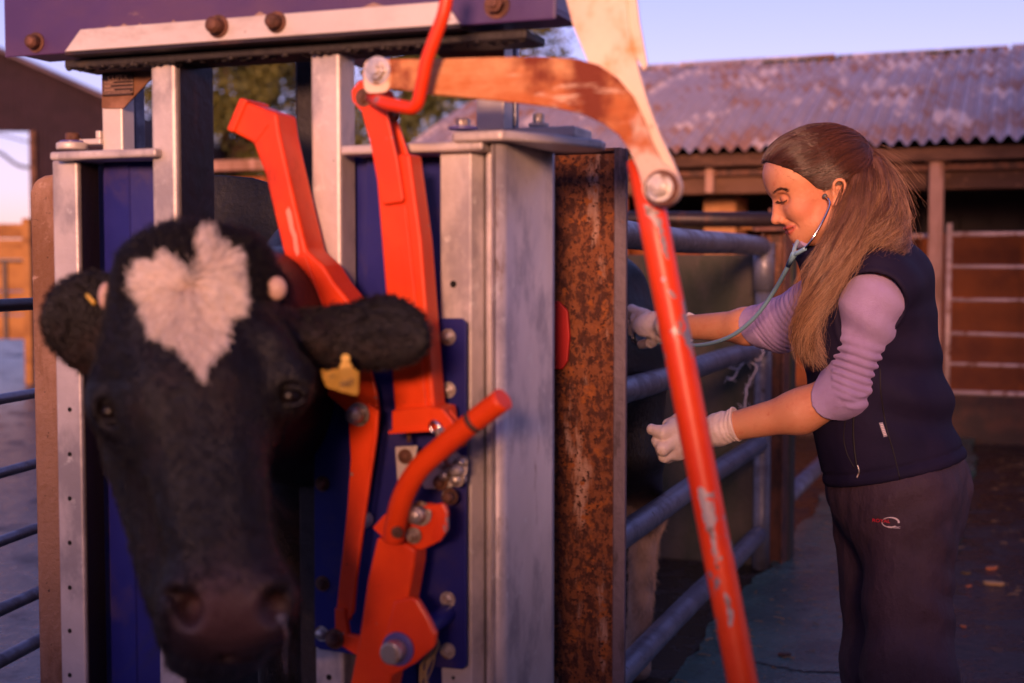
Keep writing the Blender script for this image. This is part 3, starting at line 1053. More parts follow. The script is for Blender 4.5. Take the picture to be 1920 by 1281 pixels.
def ibeam(w, d, t, z0, z1, bev=0.002):
    mb = MB()
    mb.box(-w / 2, w / 2, -d / 2, -d / 2 + t, z0, z1, bev)
    mb.box(-w / 2, w / 2, d / 2 - t, d / 2, z0, z1, bev)
    mb.box(-t / 2, t / 2, -d / 2 + t + .0005, d / 2 - t - .0005, z0, z1, 0)
    return mb


hp = thing("gate_post", "rusty steel section post at the far end of the race gate", "post", (*W(1457, 503, 5.36)[:2], 0), math.radians(60))
ibeam(0.10, 0.10, 0.010, 0, 1.365).build("steel_section", RUSTDARK, hp)
MB().box(-0.09, 0.11, -0.075, 0.075, 1.366, 1.384, 0.003).build("cap_plate", RUSTDARK, hp)
pp = W(1420, 410, 5.3) - np.array([*hp.location])
MB().box(-0.020, 0.020, 0.02, 0.032, 1.385, 1.46, 0.002).build("lug", RUSTDARK, hp)
mb = MB().cyl((0.03, 0.02, 1.42), (0.055, 0.02, 1.42), 0.012, 6); mb.build("bolt", BOLT, hp)
# concrete wall closing the race, with an old pipe along the top
wp = W(990, 503, 5.75)
wall = thing("race_wall", "stained dark concrete wall panel closing off the race behind the cow", "wall", (wp[0], 5.75, 0), CANG)
mb = MB().box(-0.6, 1.13, 0, 0.12, 0, 1.275, 0.01)
mb.build("panel", WALLC, wall)
MB().tube([(-0.3, -0.05, 1.42), (0.5, -0.05, 1.425), (1.15, -0.05, 1.41)], 0.030, 12).build("top_pipe", DARKSTEEL, wall)
# next gate along the race
ng = thing("race_gate", "second pipe gate of the race beyond the rusty post, mostly hidden by the woman", "gate", (GL(5.5), 5.5, 0), math.atan2(1, .381))
MB().tube([(0, 0, 0.20), (3.3, 0, 0.20)], 0.037, 16).build("rail", GALVR, ng)
MB().tube([(3.3, 0, 0), (3.3, 0, 0.9)], 0.034, 12).build("stile", GALVR, ng)

# twine knotted on the gate
tw = MB()
for pts in ([(1432, 652), (1430, 664), (1424, 676), (1414, 671)], [(1415, 655), (1410, 668), (1402, 673), (1392, 682), (1386, 690), (1378, 706), (1368, 712)],
            [(1402, 673), (1414, 682), (1418, 692), (1410, 708), (1402, 722), (1400, 745), (1396, 765)], [(1386, 690), (1376, 692), (1367, 688)], [(1410, 660), (1402, 676), (1398, 668)]):
    P = smooth_path([W(px, py, 5.06 + 0.01 * math.sin(px)) for px, py in pts], 5)
    P = [p + RNG.normal(size=3) * 0.002 for p in P]
    tw.tube(P, 0.0030, 6)
for k in range(26):
    px, py = random.choice([(1368, 712), (1396, 765), (1367, 688), (1402, 673), (1424, 676), (1402, 722)])
    a = W(px + random.uniform(-3, 3), py + random.uniform(-3, 3), 5.06)
    tw.tube([a, a + RNG.normal(size=3) * 0.012, a + RNG.normal(size=3) * 0.022], 0.0009, 4)
tag(tw.build("baler_twine", TWINE), "frayed white twine knotted round the second rail beside the gate stile", "twine")

# post and rails left of the crush
cpx0, cpx1 = W(60, 640, 2.72)[0], W(118, 640, 2.72)[0]
cp = MB()
cp.prism([(cpx0, 0), (cpx0, 1.375), (cpx0 + .008, 1.395), (cpx0 + .016, 1.401), (cpx0 + .03, 1.408), (cpx0 + .05, 1.411), (cpx0 + .075, 1.412), (cpx0 + .13, 1.40), (cpx0 + .14, 0)], 2.72, 2.86, 0.012)
tag(cp.build("concrete_post", CONC, None, None, True), "weathered brown concrete post with a rounded top, left of the crush", "post")
lr = thing("yard_rails", "six dark galvanised yard rails running out of the picture left of the concrete post", "railing", (W(60, 640, 3.3)[0], 3.3, 0), 0)
a0 = W(62, 600, 3.3)
for i, (py, r) in enumerate([(570, .0155), (738, .013), (870, .013), (991, .0135), (1112, .016), (1202, .0175)]):
    a = W(90, py, 3.42); b = W(60, py, 3.3)
    z = b[2]
    e = np.array([-1.213 - .55, 3.16 - 3.0, 0.])
    P = [(a[0] - a0[0] + .1, .25, z), (0, 0, z), (-0.025, -0.14, z), (-0.20, -1.1, z)]
    MB().tube(P, r, 12).build("rail", GALVR if i else DARKSTEEL, lr)
MB().tube([(-0.20, -1.1, 0), (-0.20, -1.1, 1.2)], 0.03, 12).build("upright", GALVR, lr)
MB().tube([(0.16, 0.25, 0), (0.16, 0.25, 1.2)], 0.03, 12).build("upright", GALVR, lr)
# ================================================================== THE CRUSH
crush = thing("cattle_crush", "galvanised cattle crush head gate with blue panels and orange-red levers holding the cow's neck", "cattle crush", (CO[0], CO[1], 0), CANG)


def cbox(name, p0, p1, pt, pb, yf, yb, m, bev=0.003, z0=None, z1=None, mid=640, label=None):
    x0, x1 = L(p0, mid, yf)[0], L(p1, mid, yf)[0]
    pm = (p0 + p1) / 2
    zt = L(pm, pt, yf)[1] if z1 is None else z1
    zb = L(pm, pb, yf)[1] if z0 is None else z0
    return MB().box(x0, x1, yf, yb, zb, zt, bev).build(name, m, crush, label)


def cprism(name, px_pts, yf, th, m, bev=0.003, label=None, seg=2, build=True):
    pts = [L(px, py, yf) for px, py in px_pts]
    mb = MB().prism(pts, yf, yf + th, bev, seg=seg)
    if not build: return mb
    return mb.build(name, m, crush, label)


def holes(px, ys, yf, r=0.0042):
    mb = MB()
    for y in ys:
        x, z = L(px, y, yf)
        mb.cyl((x, yf - 0.0006, z), (x, yf + 0.004, z), r, 12)
    return mb


HOLE = mat("bolt_hole", (0.004, 0.003, 0.003), 0.9)
_hex = {}


def bolt(px, py, yf, r=0.011, h=0.012, m=BOLT, dome=False, washer=True, parent=None):
    x, z = L(px, py, yf)
    k = (round(r, 4), round(h, 4), m.name, dome, washer)
    if k not in _hex:
        mb = MB()
        if washer: mb.cyl((0, 0, 0), (0, -0.0022, 0), r * 1.45, 20)
        mb.cyl((0, -0.002, 0), (0, -h, 0), r, 20 if dome else 6, 0.0012)
        if not dome: mb.cyl((0, -h + .0005, 0), (0, -h - 0.005, 0), r * 0.55, 12, 0.001)
        else: mb.ball((0, -h, 0), r * 0.92, 2, (1, 0.45, 1))
        _hex[k] = mb.mesh("bolt", m)
    o = link("bolt", _hex[k], None, parent or crush)
    o.location = (x, yf, z)
    o.rotation_euler = (0, random.uniform(0, 1), 0)
    return o


# --- upright posts
cbox("post", 103, 150, 300, 1281, 0.0, 0.056, GALV, 0.004, z0=0.0)
holes(131, [684, 768, 852, 935, 1018, 1102, 1183, 1266], 0.0).build("bolt_hole", HOLE, crush)
cbox("post", 289, 335, 93, 1281, -0.012, 0.095, GALV, 0.006, z0=0.0)
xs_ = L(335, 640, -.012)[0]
MB().box(xs_ + .0004, xs_ + .003, -0.004, 0.093, 0, L(312, 100, -.012)[1], 0.001).build("side_shade", DARKSTEEL, crush)  # dark sheet over the post's side, standing in for its shade
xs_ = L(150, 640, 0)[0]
MB().box(xs_ + .0004, xs_ + .0025, 0.006, 0.054, 0, L(126, 305, 0)[1], 0.001).build("side_shade", DARKSTEEL, crush)  # this post's shaded side, also given as a dark sheet
cbox("post", 586, 640, 80, 1281, -0.012, 0.042, GALV, 0.005, z0=0.0)
cbox("post_cap", 582, 642, 76, 96, -0.018, 0.16, GALV, 0.004)
cbox("post_cap", 286, 338, 91, 112, -0.017, 0.05, GALV, 0.004)
cbox("rear_post", 556, 592, 95, 1281, 0.16, 0.24, RUBBER, 0.006, z0=0.0)
# channel post on the right with returned lips
x0, x1 = L(826, 640, 0)[0], L(880, 640, 0)[0]
zt = L(850, 285, 0)[1]
MB().prism([(x0, 0), (x1 + .003, 0), (x1 + .016, 0.018), (x1 + .016, 0.062), (x1 + .006, 0.062), (x1 + .006, 0.022), (x1 - .002, 0.006), (x0, 0.006)][::-1], 0.0, zt, 0.002, axis='z').build("post", GALV, crush)
MB().box(x1 + .020, x1 + .030, 0.016, 0.075, 0, zt, 0.003).build("post_lip", GALV, crush)
holes(850, [533], 0.0, 0.0055).build("bolt_hole", HOLE, crush)
holes(850, [1271, ], 0.0, 0.003).build("bolt_hole", HOLE, crush)
holes(617, [1270], -0.012, 0.005).build("bolt_hole", HOLE, crush)
# broad side column with a rounded front edge
xa, xb = L(916, 640, -0.01)[0], L(945, 640, -0.01)[0]
zt = L(975, 270, 0.05)[1]
mb = MB()
R_ = 0.011
pts = []
for k in range(7):
    a = math.pi + k / 6 * math.pi / 2
    pts.append((xa + R_ + R_ * math.cos(a), -0.010 + R_ + R_ * math.sin(a)))
for k in range(9):
    a = 1.5 * math.pi + k / 8 * math.pi / 2
    pts.append((xb - 0.016 + 0.016 * math.cos(a), -0.010 + 0.016 + 0.016 * math.sin(a)))
pts += [(xb, 0.185), (xb + .004, 0.196), (xb + .004, 0.205), (xa, 0.205)]
mb.prism(pts, 0.0, zt, 0, axis='z')
o = mb.build("side_column", GALV, crush)
for f in o.data.polygons:
    if abs(f.normal.z) < .5: f.use_smooth = True
cbox("column_edge_strip", 1030, 1036, 276, 1281, 0.205, 0.215, GALV, 0.001, z0=0.0)
# --- plates and uprights along the top
cbox("top_plate", 99, 297, 281, 297, -0.03, 0.09, GALV, 0.004)
cbox("top_plate", 640, 905, 268, 286, -0.022, 0.07, GALV, 0.004)
za = L(940, 262, -0.02)[1]
xa_, xb_ = L(836, 258, -.03)[0], L(1000, 258, -.03)[0]
pl = [(xa_, -0.01), (xa_ + .012, -0.03), (xa_ + .09, -0.034), (xb_ + .005, 0.05), (xb_ + .045, 0.16), (xb_ + .04, 0.20), (xb_ + .01, 0.225), (xb_ - .04, 0.225), (xa_ + .02, 0.06), (xa_, 0.03)]
MB().prism(pl, za - 0.002, za + 0.013, 0.004, axis='z').build("hinge_plate", GALV, crush)
zz = L(970, 245, .1)[1]
MB().box(xb_ - .10, xb_ + .02, 0.10, 0.19, za + 0.0135, za + 0.030, 0.003).build("packing_plate", ZINC, crush)


def vbolt(px, py, yf, r, h, m, washer_m=None, wr=0.0):
    x, z = L(px, py, yf)
    if washer_m is not None:
        MB().cyl((x, yf, z), (x, yf, z + 0.005), wr, 20, 0.001).build("washer", washer_m, crush)
    MB().cyl((x, yf, z + 0.005), (x, yf, z + 0.005 + h), r, 6 if m is BOLT else 16, 0.002).build("pivot_bolt", m, crush)


BWASH = mat("blue_washer", (0.10, 0.09, 0.30), 0.4)
vbolt(868, 244, 0.0, 0.012, 0.012, BOLT, BWASH, 0.022)
vbolt(1010, 238, 0.14, 0.010, 0.016, BOLT, ZINC, 0.016)
vbolt(137, 270, 0.04, 0.013, 0.014, RBOLT, BWASH, 0.022)
x, z = L(136, 280, 0.03)
MB().cyl((x, 0.03, z - .002), (x, 0.03, z + 0.011), 0.027, 24, 0.003).build("collar", ZINC, crush)
x, z = L(177, 272, 0.05)
MB().box(x - .03, x + .02, 0.04, 0.07, z, z + 0.010, 0.002).build("tab", ZINC, crush)
MB().box(x + .006, x + .016, 0.045, 0.06, z + .01, z + 0.024, 0.002).build("tab", ZINC, crush)
cbox("upright", 191, 229, 130, 285, 0.05, 0.085, ZINC, 0.003, mid=220)
cbox("rear_upright", 226, 253, 130, 285, 0.12, 0.15, GALVR, 0.003, mid=220)
BRPL = mat("brown_stained_gusset", (0.17, 0.075, 0.035), 0.6, 0.2, [((0.30, 0.15, 0.09), 9, .5, .65)], [(40, .2, None)])
cprism("gusset", [(191, 122), (290, 122), (290, 140), (231, 203), (191, 203)], 0.046, 0.0035, BRPL, 0)
cbox("upright", 892, 945, 70, 246, 0.08, 0.12, ZINC, 0.003, mid=150)
cbox("rear_upright", 943, 968, 70, 242, 0.135, 0.15, GALVR, 0.003, mid=150)
cprism("gusset", [(798, 80), (892, 80), (893, 110), (893, 160), (870, 150)], 0.076, 0.0035, BRPL, 0)
cprism("gusset", [(894, 80), (945, 80), (945, 120), (894, 120)], 0.0765, 0.003, BRPL, 0)
# maker's plate
cprism("name_plate", [(192, 139), (249, 135), (249, 178), (192, 181)], 0.0425, 0.003, PLATE, 0.0006)
npx, npz = L(220, 148, 0.042)


def crush_text(body, px, py, yf, size, m, label=None, sx=1.0, name="lettering"):
    x, z = L(px, py, yf)
    M = Matrix.Translation((x, yf - 0.0006, z)) @ Matrix.Rotation(math.pi / 2, 4, 'X')
    return text_obj(name, body, size, m, crush, M, 0.0003, label, sx)


crush_text("CLIPEX", 221, 146, 0.042, 0.0125, ENGR, "raised lettering on the maker's plate", 1.05)
for k, (y, w) in enumerate([(153, 56), (159, 56), (166, 56), (173, 50), (176, 56)]):
    cprism("plate_line", [(193, y + .6), (193 + w, y - 2.6), (193 + w, y - 3.6), (193, y - .4)], 0.0419, 0.0007, ENGR, 0)
for k, (y, w) in enumerate([(156.5, 17), (163.5, 12), (170.5, 19)]):
    cprism("plate_line", [(195, y), (195 + w, y - 1), (195 + w, y - 3), (195, y - 2)], 0.0419, 0.0007, ENGR, 0)
for (px, py) in ((194, 141), (248, 137), (248, 175), (194, 178)):
    bolt(px, py, 0.0425, 0.0018, 0.002, RBOLT, True, False)

# --- top beam
xL, zb = L(9, 107, -0.06)
xR = L(1041, 37, -0.06)[0]
zb = (zb + L(1041, 37, -0.06)[1]) / 2
MB().box(xL, xR, -0.060, -0.054, zb, zb + 0.30, 0.002).build("cross_beam", PURP, crush)
MB().box(xL, xR, -0.0535, 0.05, zb + .008, zb + 0.014, 0.001).build("beam_flange", PURP, crush)
MB().box(xR - .006, xR, -0.0535, 0.05, zb + .0145, zb + 0.30, 0.001).build("beam_end", PURP, crush)
pts = [L(120, 101, -.066), L(150, 62, -.066), L(832, 9, -.066), L(862, 47, -.066)]
MB().prism([(pts[0][0], zb + .0015), (pts[1][0], zb + .0355), (pts[2][0], zb + .0355), (pts[3][0], zb + .0015)], -0.0655, -0.0605, 0.0012).build("wear_angle", ZINC, crush)
MB().box(pts[0][0], pts[3][0], -0.0655, 0.02, zb - .0045, zb + 0.0005, 0.001).build("wear_angle_lip", DARKSTEEL, crush)
mb = MB().box(L(120, 110, -.03)[0], L(1000, 60, 0.0)[0], -0.03, 0.055, zb - 0.019, zb - 0.005, 0.003)
mb.build("rubber_buffer", RUBBER, crush)
mb = MB()
for k in range(150):
    x = random.uniform(L(122, 110, -.03)[0], L(990, 60, 0.0)[0])
    mb.ball((x, random.uniform(-.03, .0), zb - 0.019), random.uniform(.002, .006), 1, (1.4, 1, .9))
tag(mb.build("caked_dirt", RUBBER, crush), kind="stuff")
bolt(68, 80, -0.06, 0.0115, 0.016, RBOLT, True)
bolt(410, 50, -0.0655, 0.0125, 0.020, RBOLT, True)
bolt(519, 42, -0.0655, 0.0115, 0.018, RBOLT, True)
bolt(932, 10, -0.06, 0.0135, 0.016, RBOLT, False)
# chipped paint along the angle's upper edge
for (px, py, w) in ((205, 56, 30), (232, 51, 14), (410, 36, 11), (487, 28, 14), (700, 11, 22), (262, 50, 9), (325, 44, 8), (135, 88, 8)):
    base = [(px - w, py + 4), (px - w * .5, py - 1), (px, py - 5 - random.random() * 3), (px + w * .6, py - 2), (px + w, py + 2 - .07 * w), (px + w * .8, py + 6), (px - w * .7, py + 6)]
    cprism("paint_chip", base, -0.0606, 0.0004, mat("primer_chip" , (0.30, 0.20, 0.16), 0.8) if "primer_chip" not in bpy.data.materials else bpy.data.materials["primer_chip"], 0)

# --- blue panels
xa, xb, xc = L(186, 640, .05)[0], L(250, 640, .05)[0], L(300, 640, .05)[0]
zt = L(240, 297, .05)[1]
MB().prism([(xa - .03, 0.075), (xa + .008, 0.07), (xa + .02, 0.045), (xb, 0.043), (xb + .003, 0.046), (xb + .045, 0.052), (xb + .045, 0.058), (xb, 0.051), (xa + .022, 0.051), (xa + .01, 0.076), (xa - .03, 0.082)][::-1], 0.02, zt, 0, axis='z').build("side_panel", BLUE, crush)
xa, xd = L(655, 640, .05)[0], L(840, 640, .05)[0]
mb = MB()
pts = [(xa, 0.05), (xa + .035, 0.05), (xa + .04, 0.036), (xa + .075, 0.036), (xa + .08, 0.05), (xa + .115, 0.05), (xa + .12, .062), (xd, 0.062)]
pts = pts + [(p[0], p[1] + .004) for p in pts[::-1]]
mb.prism(pts[::-1], 0.02, L(740, 287, .05)[1], 0, axis='z')
mb.build("side_panel", BLUE, crush)
cprism("bolted_plate", [(588, 600), (700, 600), (810, 600), (814, 597), (866, 597), (874, 605), (874, 1248), (868, 1256), (800, 1250), (600, 1218), (590, 1212)], -0.020, 0.006, BLUE, 0.0015)
for (px, py) in ((841, 632), (841, 731), (840, 1124), (840, 1220), (605, 907), (605, 1094), (604, 1188), (843, 931)):
    bolt(px, py, -0.020, 0.0085, 0.008, BOLT if px > 700 or py > 1150 else RBOLT, px < 700)

# --- curved lever at the top right
def circle_px(cx, cy, r, a0, a1, n=10):
    return [(cx + r * math.cos(math.radians(a0 + (a1 - a0) * k / n)), cy - r * math.sin(math.radians(a0 + (a1 - a0) * k / n))) for k in range(n + 1)]


lev = [(1046, -60), (1075, 50), (1108, 130), (1150, 215), (1190, 300), (1203, 345)] + circle_px(1241, 352, 37, 170, 375, 14) + [(1262, 305), (1238, 255), (1215, 195), (1196, 130), (1180, 60), (1168, -60)]
YL = -0.135
cprism("lever_plate", lev, YL + .008, 0.010, WHITEPL, 0.0018)
arm = [(706, 112), (735, 111), (820, 110), (920, 107), (1010, 106), (1080, 110), (1120, 121), (1155, 145), (1185, 180), (1205, 222), (1222, 268), (1240, 303), (1262, 322)] + circle_px(1241, 352, 34, 40, -190, 14) + \
      [(1196, 320), (1180, 283), (1160, 254), (1130, 232), (1090, 214), (1040, 202), (960, 192), (880, 184), (800, 176), (735, 166), (706, 166)] + circle_px(706, 139, 27, 270, 90, 8)[1:-1]
# arm keeps its rust where its curve holds the wet
ra = RUST_ARM.copy(); ra.name = "rusted_cream_arm"
armo = cprism("lever_arm", arm, YL - .004, 0.0115, None, 0.0022)
nt = ra.node_tree
bs = nt.nodes["Principled BSDF"]
src = bs.inputs["Base Color"].links[0].from_socket
tcn = nt.nodes.new("ShaderNodeTexCoord")
sx_ = nt.nodes.new("ShaderNodeSeparateXYZ")
nt.links.new(tcn.outputs["Object"], sx_.inputs[0])
nz = nt.nodes.new("ShaderNodeTexNoise"); nz.inputs["Scale"].default_value = 22; nz.inputs["Detail"].default_value = 8
nt.links.new(tcn.outputs["Object"], nz.inputs[0])
zr = L(1190, 270, YL)[1]
m1 = nt.nodes.new("ShaderNodeMath"); m1.operation = 'MULTIPLY_ADD'
nt.links.new(nz.outputs[0], m1.inputs[0]); m1.inputs[1].default_value = 0.22
nt.links.new(sx_.outputs["Z"], m1.inputs[2])
mrr = nt.nodes.new("ShaderNodeMapRange"); mrr.interpolation_type = 'SMOOTHSTEP'
mrr.inputs[1].default_value = zr + 0.09; mrr.inputs[2].default_value = zr + 0.14
nt.links.new(m1.outputs[0], mrr.inputs[0])
mx = nt.nodes.new("ShaderNodeMix"); mx.data_type = 'RGBA'
nt.links.new(mrr.outputs[0], mx.inputs[0])
mx.inputs[6].default_value = (0.72, 0.52, 0.40, 1)
nt.links.new(src, mx.inputs[7])
nt.links.new(mx.outputs[2], bs.inputs["Base Color"])
armo.data.materials.clear(); armo.data.materials.append(ra)
cprism("link_strip", [(1163, -60), (1186, -60), (1198, 40), (1213, 122), (1207, 133), (1190, 104), (1178, 50)], YL + .012, 0.008, WHITEPL, 0.0015)
x, z = L(1241, 352, YL - .004)
MB().cyl((x, YL - .004, z), (x, YL - .0075, z), 0.0235, 28, .001).build("pivot_washer", RUSTDARK, crush)
bolt(1237, 352, YL - .0075, 0.0125, 0.013, BOLT, False, True)
bolt(708, 133, YL - .006, 0.014, 0.010, BOLT, False, True)
x, z = L(708, 140, YL - .004)
MB().prism([(x + .021 * math.copysign(abs(math.cos(a)) ** .5, math.cos(a)), z - .002 + .024 * math.copysign(abs(math.sin(a)) ** .5, math.sin(a))) for a in np.linspace(0, 6.283, 29)[:-1]], YL - .0062, YL - .0042, 0).build("pivot_plate", WHITEPL, crush)
# the long orange pole
x0, z0 = L(1203, 300, YL + .04)
x1, z1 = L(1398, 1310, YL + .01)
k_ = (0.03 - z0) / (z1 - z0)
MB().tube([(x0 + (x1 - x0) * k_ * t, YL + .04 + (-.03) * k_ * t, z0 + (z1 - z0) * k_ * t) for t in np.linspace(0, 1, 14)], 0.0205, 28).build("pole", REDWORN, crush)

# bare steel showing where the pole's paint has flaked away
BARE = mat("bare_scratched_steel", (0.40, 0.34, 0.34), 0.5, 0.5, [((0.25, 0.13, 0.09), 40, 0.5, 0.62, None, 0.7, 0.2)], [(120, .3, None)])


def pole_chip(rows):
    mb = MB()
    prev = None
    R2 = 0.0205
    for j, (py, pl_, pr_) in enumerate(rows):
        ya = YL + .025
        for _ in range(3):
            zc = L((pl_ + pr_) / 2, py, ya - R2)[1]
            f = (zc - z0) / (z1 - z0)
            ya = YL + .04 - .03 * f
        ax_ = x0 + (x1 - x0) * f
        line = []
        for i in range(7):
            px = pl_ + (pr_ - pl_) * i / 6
            x, z = L(px, py, ya - R2 * .8)
            dx = max(-R2 * .995, min(R2 * .995, x - ax_))
            line.append(mb.bm.verts.new((ax_ + dx, ya - math.sqrt(R2 * R2 - dx * dx) - 0.0004, z)))
        if prev:
            for i in range(6):
                mb.bm.faces.new((prev[i], prev[i + 1], line[i + 1], line[i]))
        prev = line
    return mb.build("flaked_patch", BARE, crush, None, True)


pole_chip([(384, 1207, 1214), (390, 1209, 1228), (396, 1212, 1238), (402, 1211, 1236), (408, 1220, 1242), (418, 1228, 1243), (424, 1230, 1240), (430, 1237, 1243), (436, 1235, 1247), (444, 1240, 1252), (452, 1238, 1250), (462, 1243, 1252), (470, 1242, 1250), (478, 1247, 1254), (487, 1251, 1253)])
pole_chip([(519, 1245, 1247), (522, 1241, 1250), (527, 1242, 1249), (530, 1246, 1247)])
pole_chip([(543, 1253, 1256), (548, 1254, 1263), (555, 1259, 1267), (560, 1264, 1266)])
pole_chip([(912, 1312, 1316), (917, 1309, 1324), (925, 1311, 1337), (932, 1310, 1334), (940, 1313, 1351), (950, 1315, 1352), (958, 1318, 1348), (966, 1317, 1352), (976, 1320, 1349), (984, 1325, 1341), (992, 1324, 1340), (1002, 1332, 1343), (1014, 1334, 1342), (1028, 1339, 1345), (1040, 1340, 1344), (1052, 1345, 1347)])
pole_chip([(1058, 1344, 1348), (1062, 1343, 1350), (1067, 1346, 1349)])
pole_chip([(1110, 1358, 1361), (1116, 1359, 1366), (1126, 1360, 1371), (1136, 1364, 1370), (1146, 1364, 1376), (1158, 1367, 1376), (1168, 1366, 1374), (1174, 1370, 1373)])
HILITE = mat("painted_highlight", (0.85, 0.30, 0.20), 0.4)  # pale colour for the highlight on the left lever
# --- left red lever
YR = -0.085
cprism("lever_box", [(449, 187), (519, 212), (524, 250), (553, 380), (575, 470), (606, 498), (626, 530), (657, 568), (657, 605), (560, 605), (530, 470), (497, 330), (474, 268), (429, 244)], YR, 0.060, RED, 0.005, seg=3)
cprism("highlight_patch", [(536, 396), (541, 388), (546, 398), (551, 428), (556, 440), (561, 474), (557, 482), (552, 470), (549, 446), (543, 430)], YR - .0006, 0.001, HILITE, 0)  # highlight painted as a thin pale patch
cprism("end_cap", [(449, 183), (463, 188), (437, 249), (424, 243)], YR - .004, 0.068, RED, 0.003)
cprism("weld_seam", [(500, 235), (504, 233), (478, 268), (474, 266)], YR - .0015, 0.003, RED, 0.0005)
cprism("edge_strip", [(556, 480), (572, 478), (606, 575), (604, 600), (592, 600)], YR - .0035, 0.005, RED, 0.001)
cprism("rear_link", [(560, 560), (657, 560), (706, 738), (709, 768), (692, 792), (655, 778), (612, 740)], -0.055, 0.008, RED, 0.002)
cprism("link_bar", [(652, 770), (704, 762), (704, 800), (682, 960), (664, 1080), (655, 1165), (628, 1165), (637, 1080), (650, 960), (657, 860)], -0.062, 0.010, RED, 0.002)
cprism("link_bar", [(686, 756), (709, 770), (706, 815), (684, 965), (668, 1085), (662, 1150), (650, 1165), (662, 1080), (680, 950), (700, 800)], -0.085, 0.008, RED, 0.002)
bolt(673, 777, -0.064, 0.0125, 0.022, BOLT, True)
cprism("foot_bracket", [(627, 1140), (645, 1142), (652, 1190), (705, 1198), (700, 1235), (665, 1228), (628, 1205)], -0.070, 0.012, RED, 0.002)
bolt(628, 1198, -0.070, 0.011, 0.012, RBOLT, True)

# --- right red lever
YQ = -0.10
cprism("lever_box", [(702, 292), (768, 288), (790, 450), (815, 768), (740, 775), (722, 540)], YQ + .010, 0.042, RED, 0.004, seg=3)
cprism("cover_strip", [(742, 384), (760, 384), (800, 768), (786, 770)], YQ + .0065, 0.004, RED, 0.001)
cprism("cheek_plate", [(672, 152), (692, 149), (712, 163), (722, 200), (745, 300), (756, 372), (754, 379), (718, 384), (714, 378), (694, 270), (678, 210), (660, 190), (658, 170)], YQ, 0.008, RED, 0.002)
cprism("cheek_plate", [(700, 160), (722, 158), (737, 180), (743, 225), (768, 300), (762, 320), (722, 300), (705, 220)], YQ + .045, 0.008, RED, 0.002)
bolt(683, 183, YQ, 0.0095, 0.010, RBOLT, False)
bolt(737, 215, YQ + .03, 0.008, 0.014, RBOLT, True)
cprism("collar", [(734, 770), (800, 762), (824, 766), (830, 800), (826, 806), (734, 812)], YQ - .004, 0.060, RED, 0.003)
cprism("collar_flange", [(728, 808), (828, 802), (828, 808), (728, 814)], YQ - .008, 0.070, RED, 0.001)
cprism("catch_ear", [(805, 770), (828, 766), (846, 786), (868, 828), (855, 845), (838, 838), (822, 812), (812, 806)], YQ - .012, 0.007, RED, 0.002)
cprism("catch_ear", [(820, 770), (840, 764), (856, 785), (876, 828), (868, 840), (848, 825), (832, 806)], YQ + .030, 0.007, RED, 0.002)
bolt(826, 810, YQ - .014, 0.0055, 0.008, BOLT, True)
mb = MB().tube(smooth_path([(*[0, 0, 0],)] if False else [np.array([L(px, py, YQ - .03)[0], YQ - .03, L(px, py, YQ - .03)[1]]) for px, py in ((812, 812), (806, 800), (812, 790), (822, 797), (826, 812))], 5), 0.0022, 8)
mb.build("retaining_clip", CHROME, crush)
x, z = L(766, 812, -.06)
MB().tube([(x, -.06, z), (x + .001, -.06, z - .014)], 0.0035, 8).build("spindle", RBOLT, crush)
# thin bent rod
mb = MB().tube(round_corners([np.array([L(px, py, y_)[0], y_, L(px, py, y_)[1]]) for px, py, y_ in ((846, -60, -.19), (834, 22, -.19), (800, 112, -.185), (782, 205, -.175), (722, 194, -.15), (696, 183, -.12))], 0.016), 0.0092, 14)
mb.build("bent_rod", REDWORN, crush)

# --- catch hardware and handle
cprism("catch_plate", [(740, 838), (782, 836), (778, 862), (782, 895), (744, 902)], -0.05, 0.006, ZINC, 0.002)
bolt(760, 856, -0.05, 0.008, 0.004, RBOLT, True)
cprism("catch_plate", [(776, 880), (850, 850), (874, 862), (872, 905), (835, 917), (795, 917)], -0.045, 0.008, ZINC, 0.002)
for (px, py, r, m_) in ((832, 868, .008, BOLT), (850, 862, .009, BOLT), (862, 880, .009, GALV), (838, 890, .007, BOLT), (826, 905, .008, RBOLT), (858, 898, .008, BOLT), (845, 931, .0085, RBOLT), (868, 866, .006, BOLT)):
    bolt(px, py, -0.052, r, 0.010 + random.random() * .008, m_, True)
H_ = [np.array([L(px, py, y_)[0], y_, L(px, py, y_)[1]]) for px, py, y_ in ((738, 1012, -.145), (741, 985, -.15), (756, 930, -.165), (785, 880, -.175), (830, 838, -.185), (885, 793, -.195), (944, 748, -.205))]
hp_ = smooth_path(H_, 7)
MB().tube(hp_, 0.0158, 26).build("handle", RED, crush)
i_ = len(hp_) - 8
MB().tube(hp_[i_:i_ + 2], 0.0161, 26, True).build("handle_groove", RUSTDARK, crush)
cprism("pivot_bracket", [(698, 990), (720, 965), (765, 948), (800, 944), (836, 948), (838, 985), (818, 1018), (790, 1032), (745, 1018), (712, 1004)], -0.115, 0.010, RED, 0.002)
cprism("pivot_bracket", [(790, 950), (830, 944), (838, 960), (838, 995), (822, 1018), (806, 1010), (818, 985), (815, 962)], -0.140, 0.010, REDWORN, 0.002)
bolt(788, 963, -0.12, 0.0125, 0.022, BOLT, True)
bolt(745, 998, -0.165, 0.006, 0.004, RBOLT, False)
bolt(776, 1004, -0.12, 0.0085, 0.010, BOLT, False)
x, z = L(676, 978, -.05)
MB().cyl((x, -.06, z), (x, -.03, z), .013, 18, .002).build("guide_roller", GALV, crush)
cprism("lower_lever", [(706, 1008), (750, 1012), (778, 1030), (776, 1060), (762, 1140), (745, 1210), (728, 1300), (700, 1420), (640, 1420), (656, 1281), (672, 1200), (688, 1090)], -0.125, 0.045, RED, 0.005, seg=3)
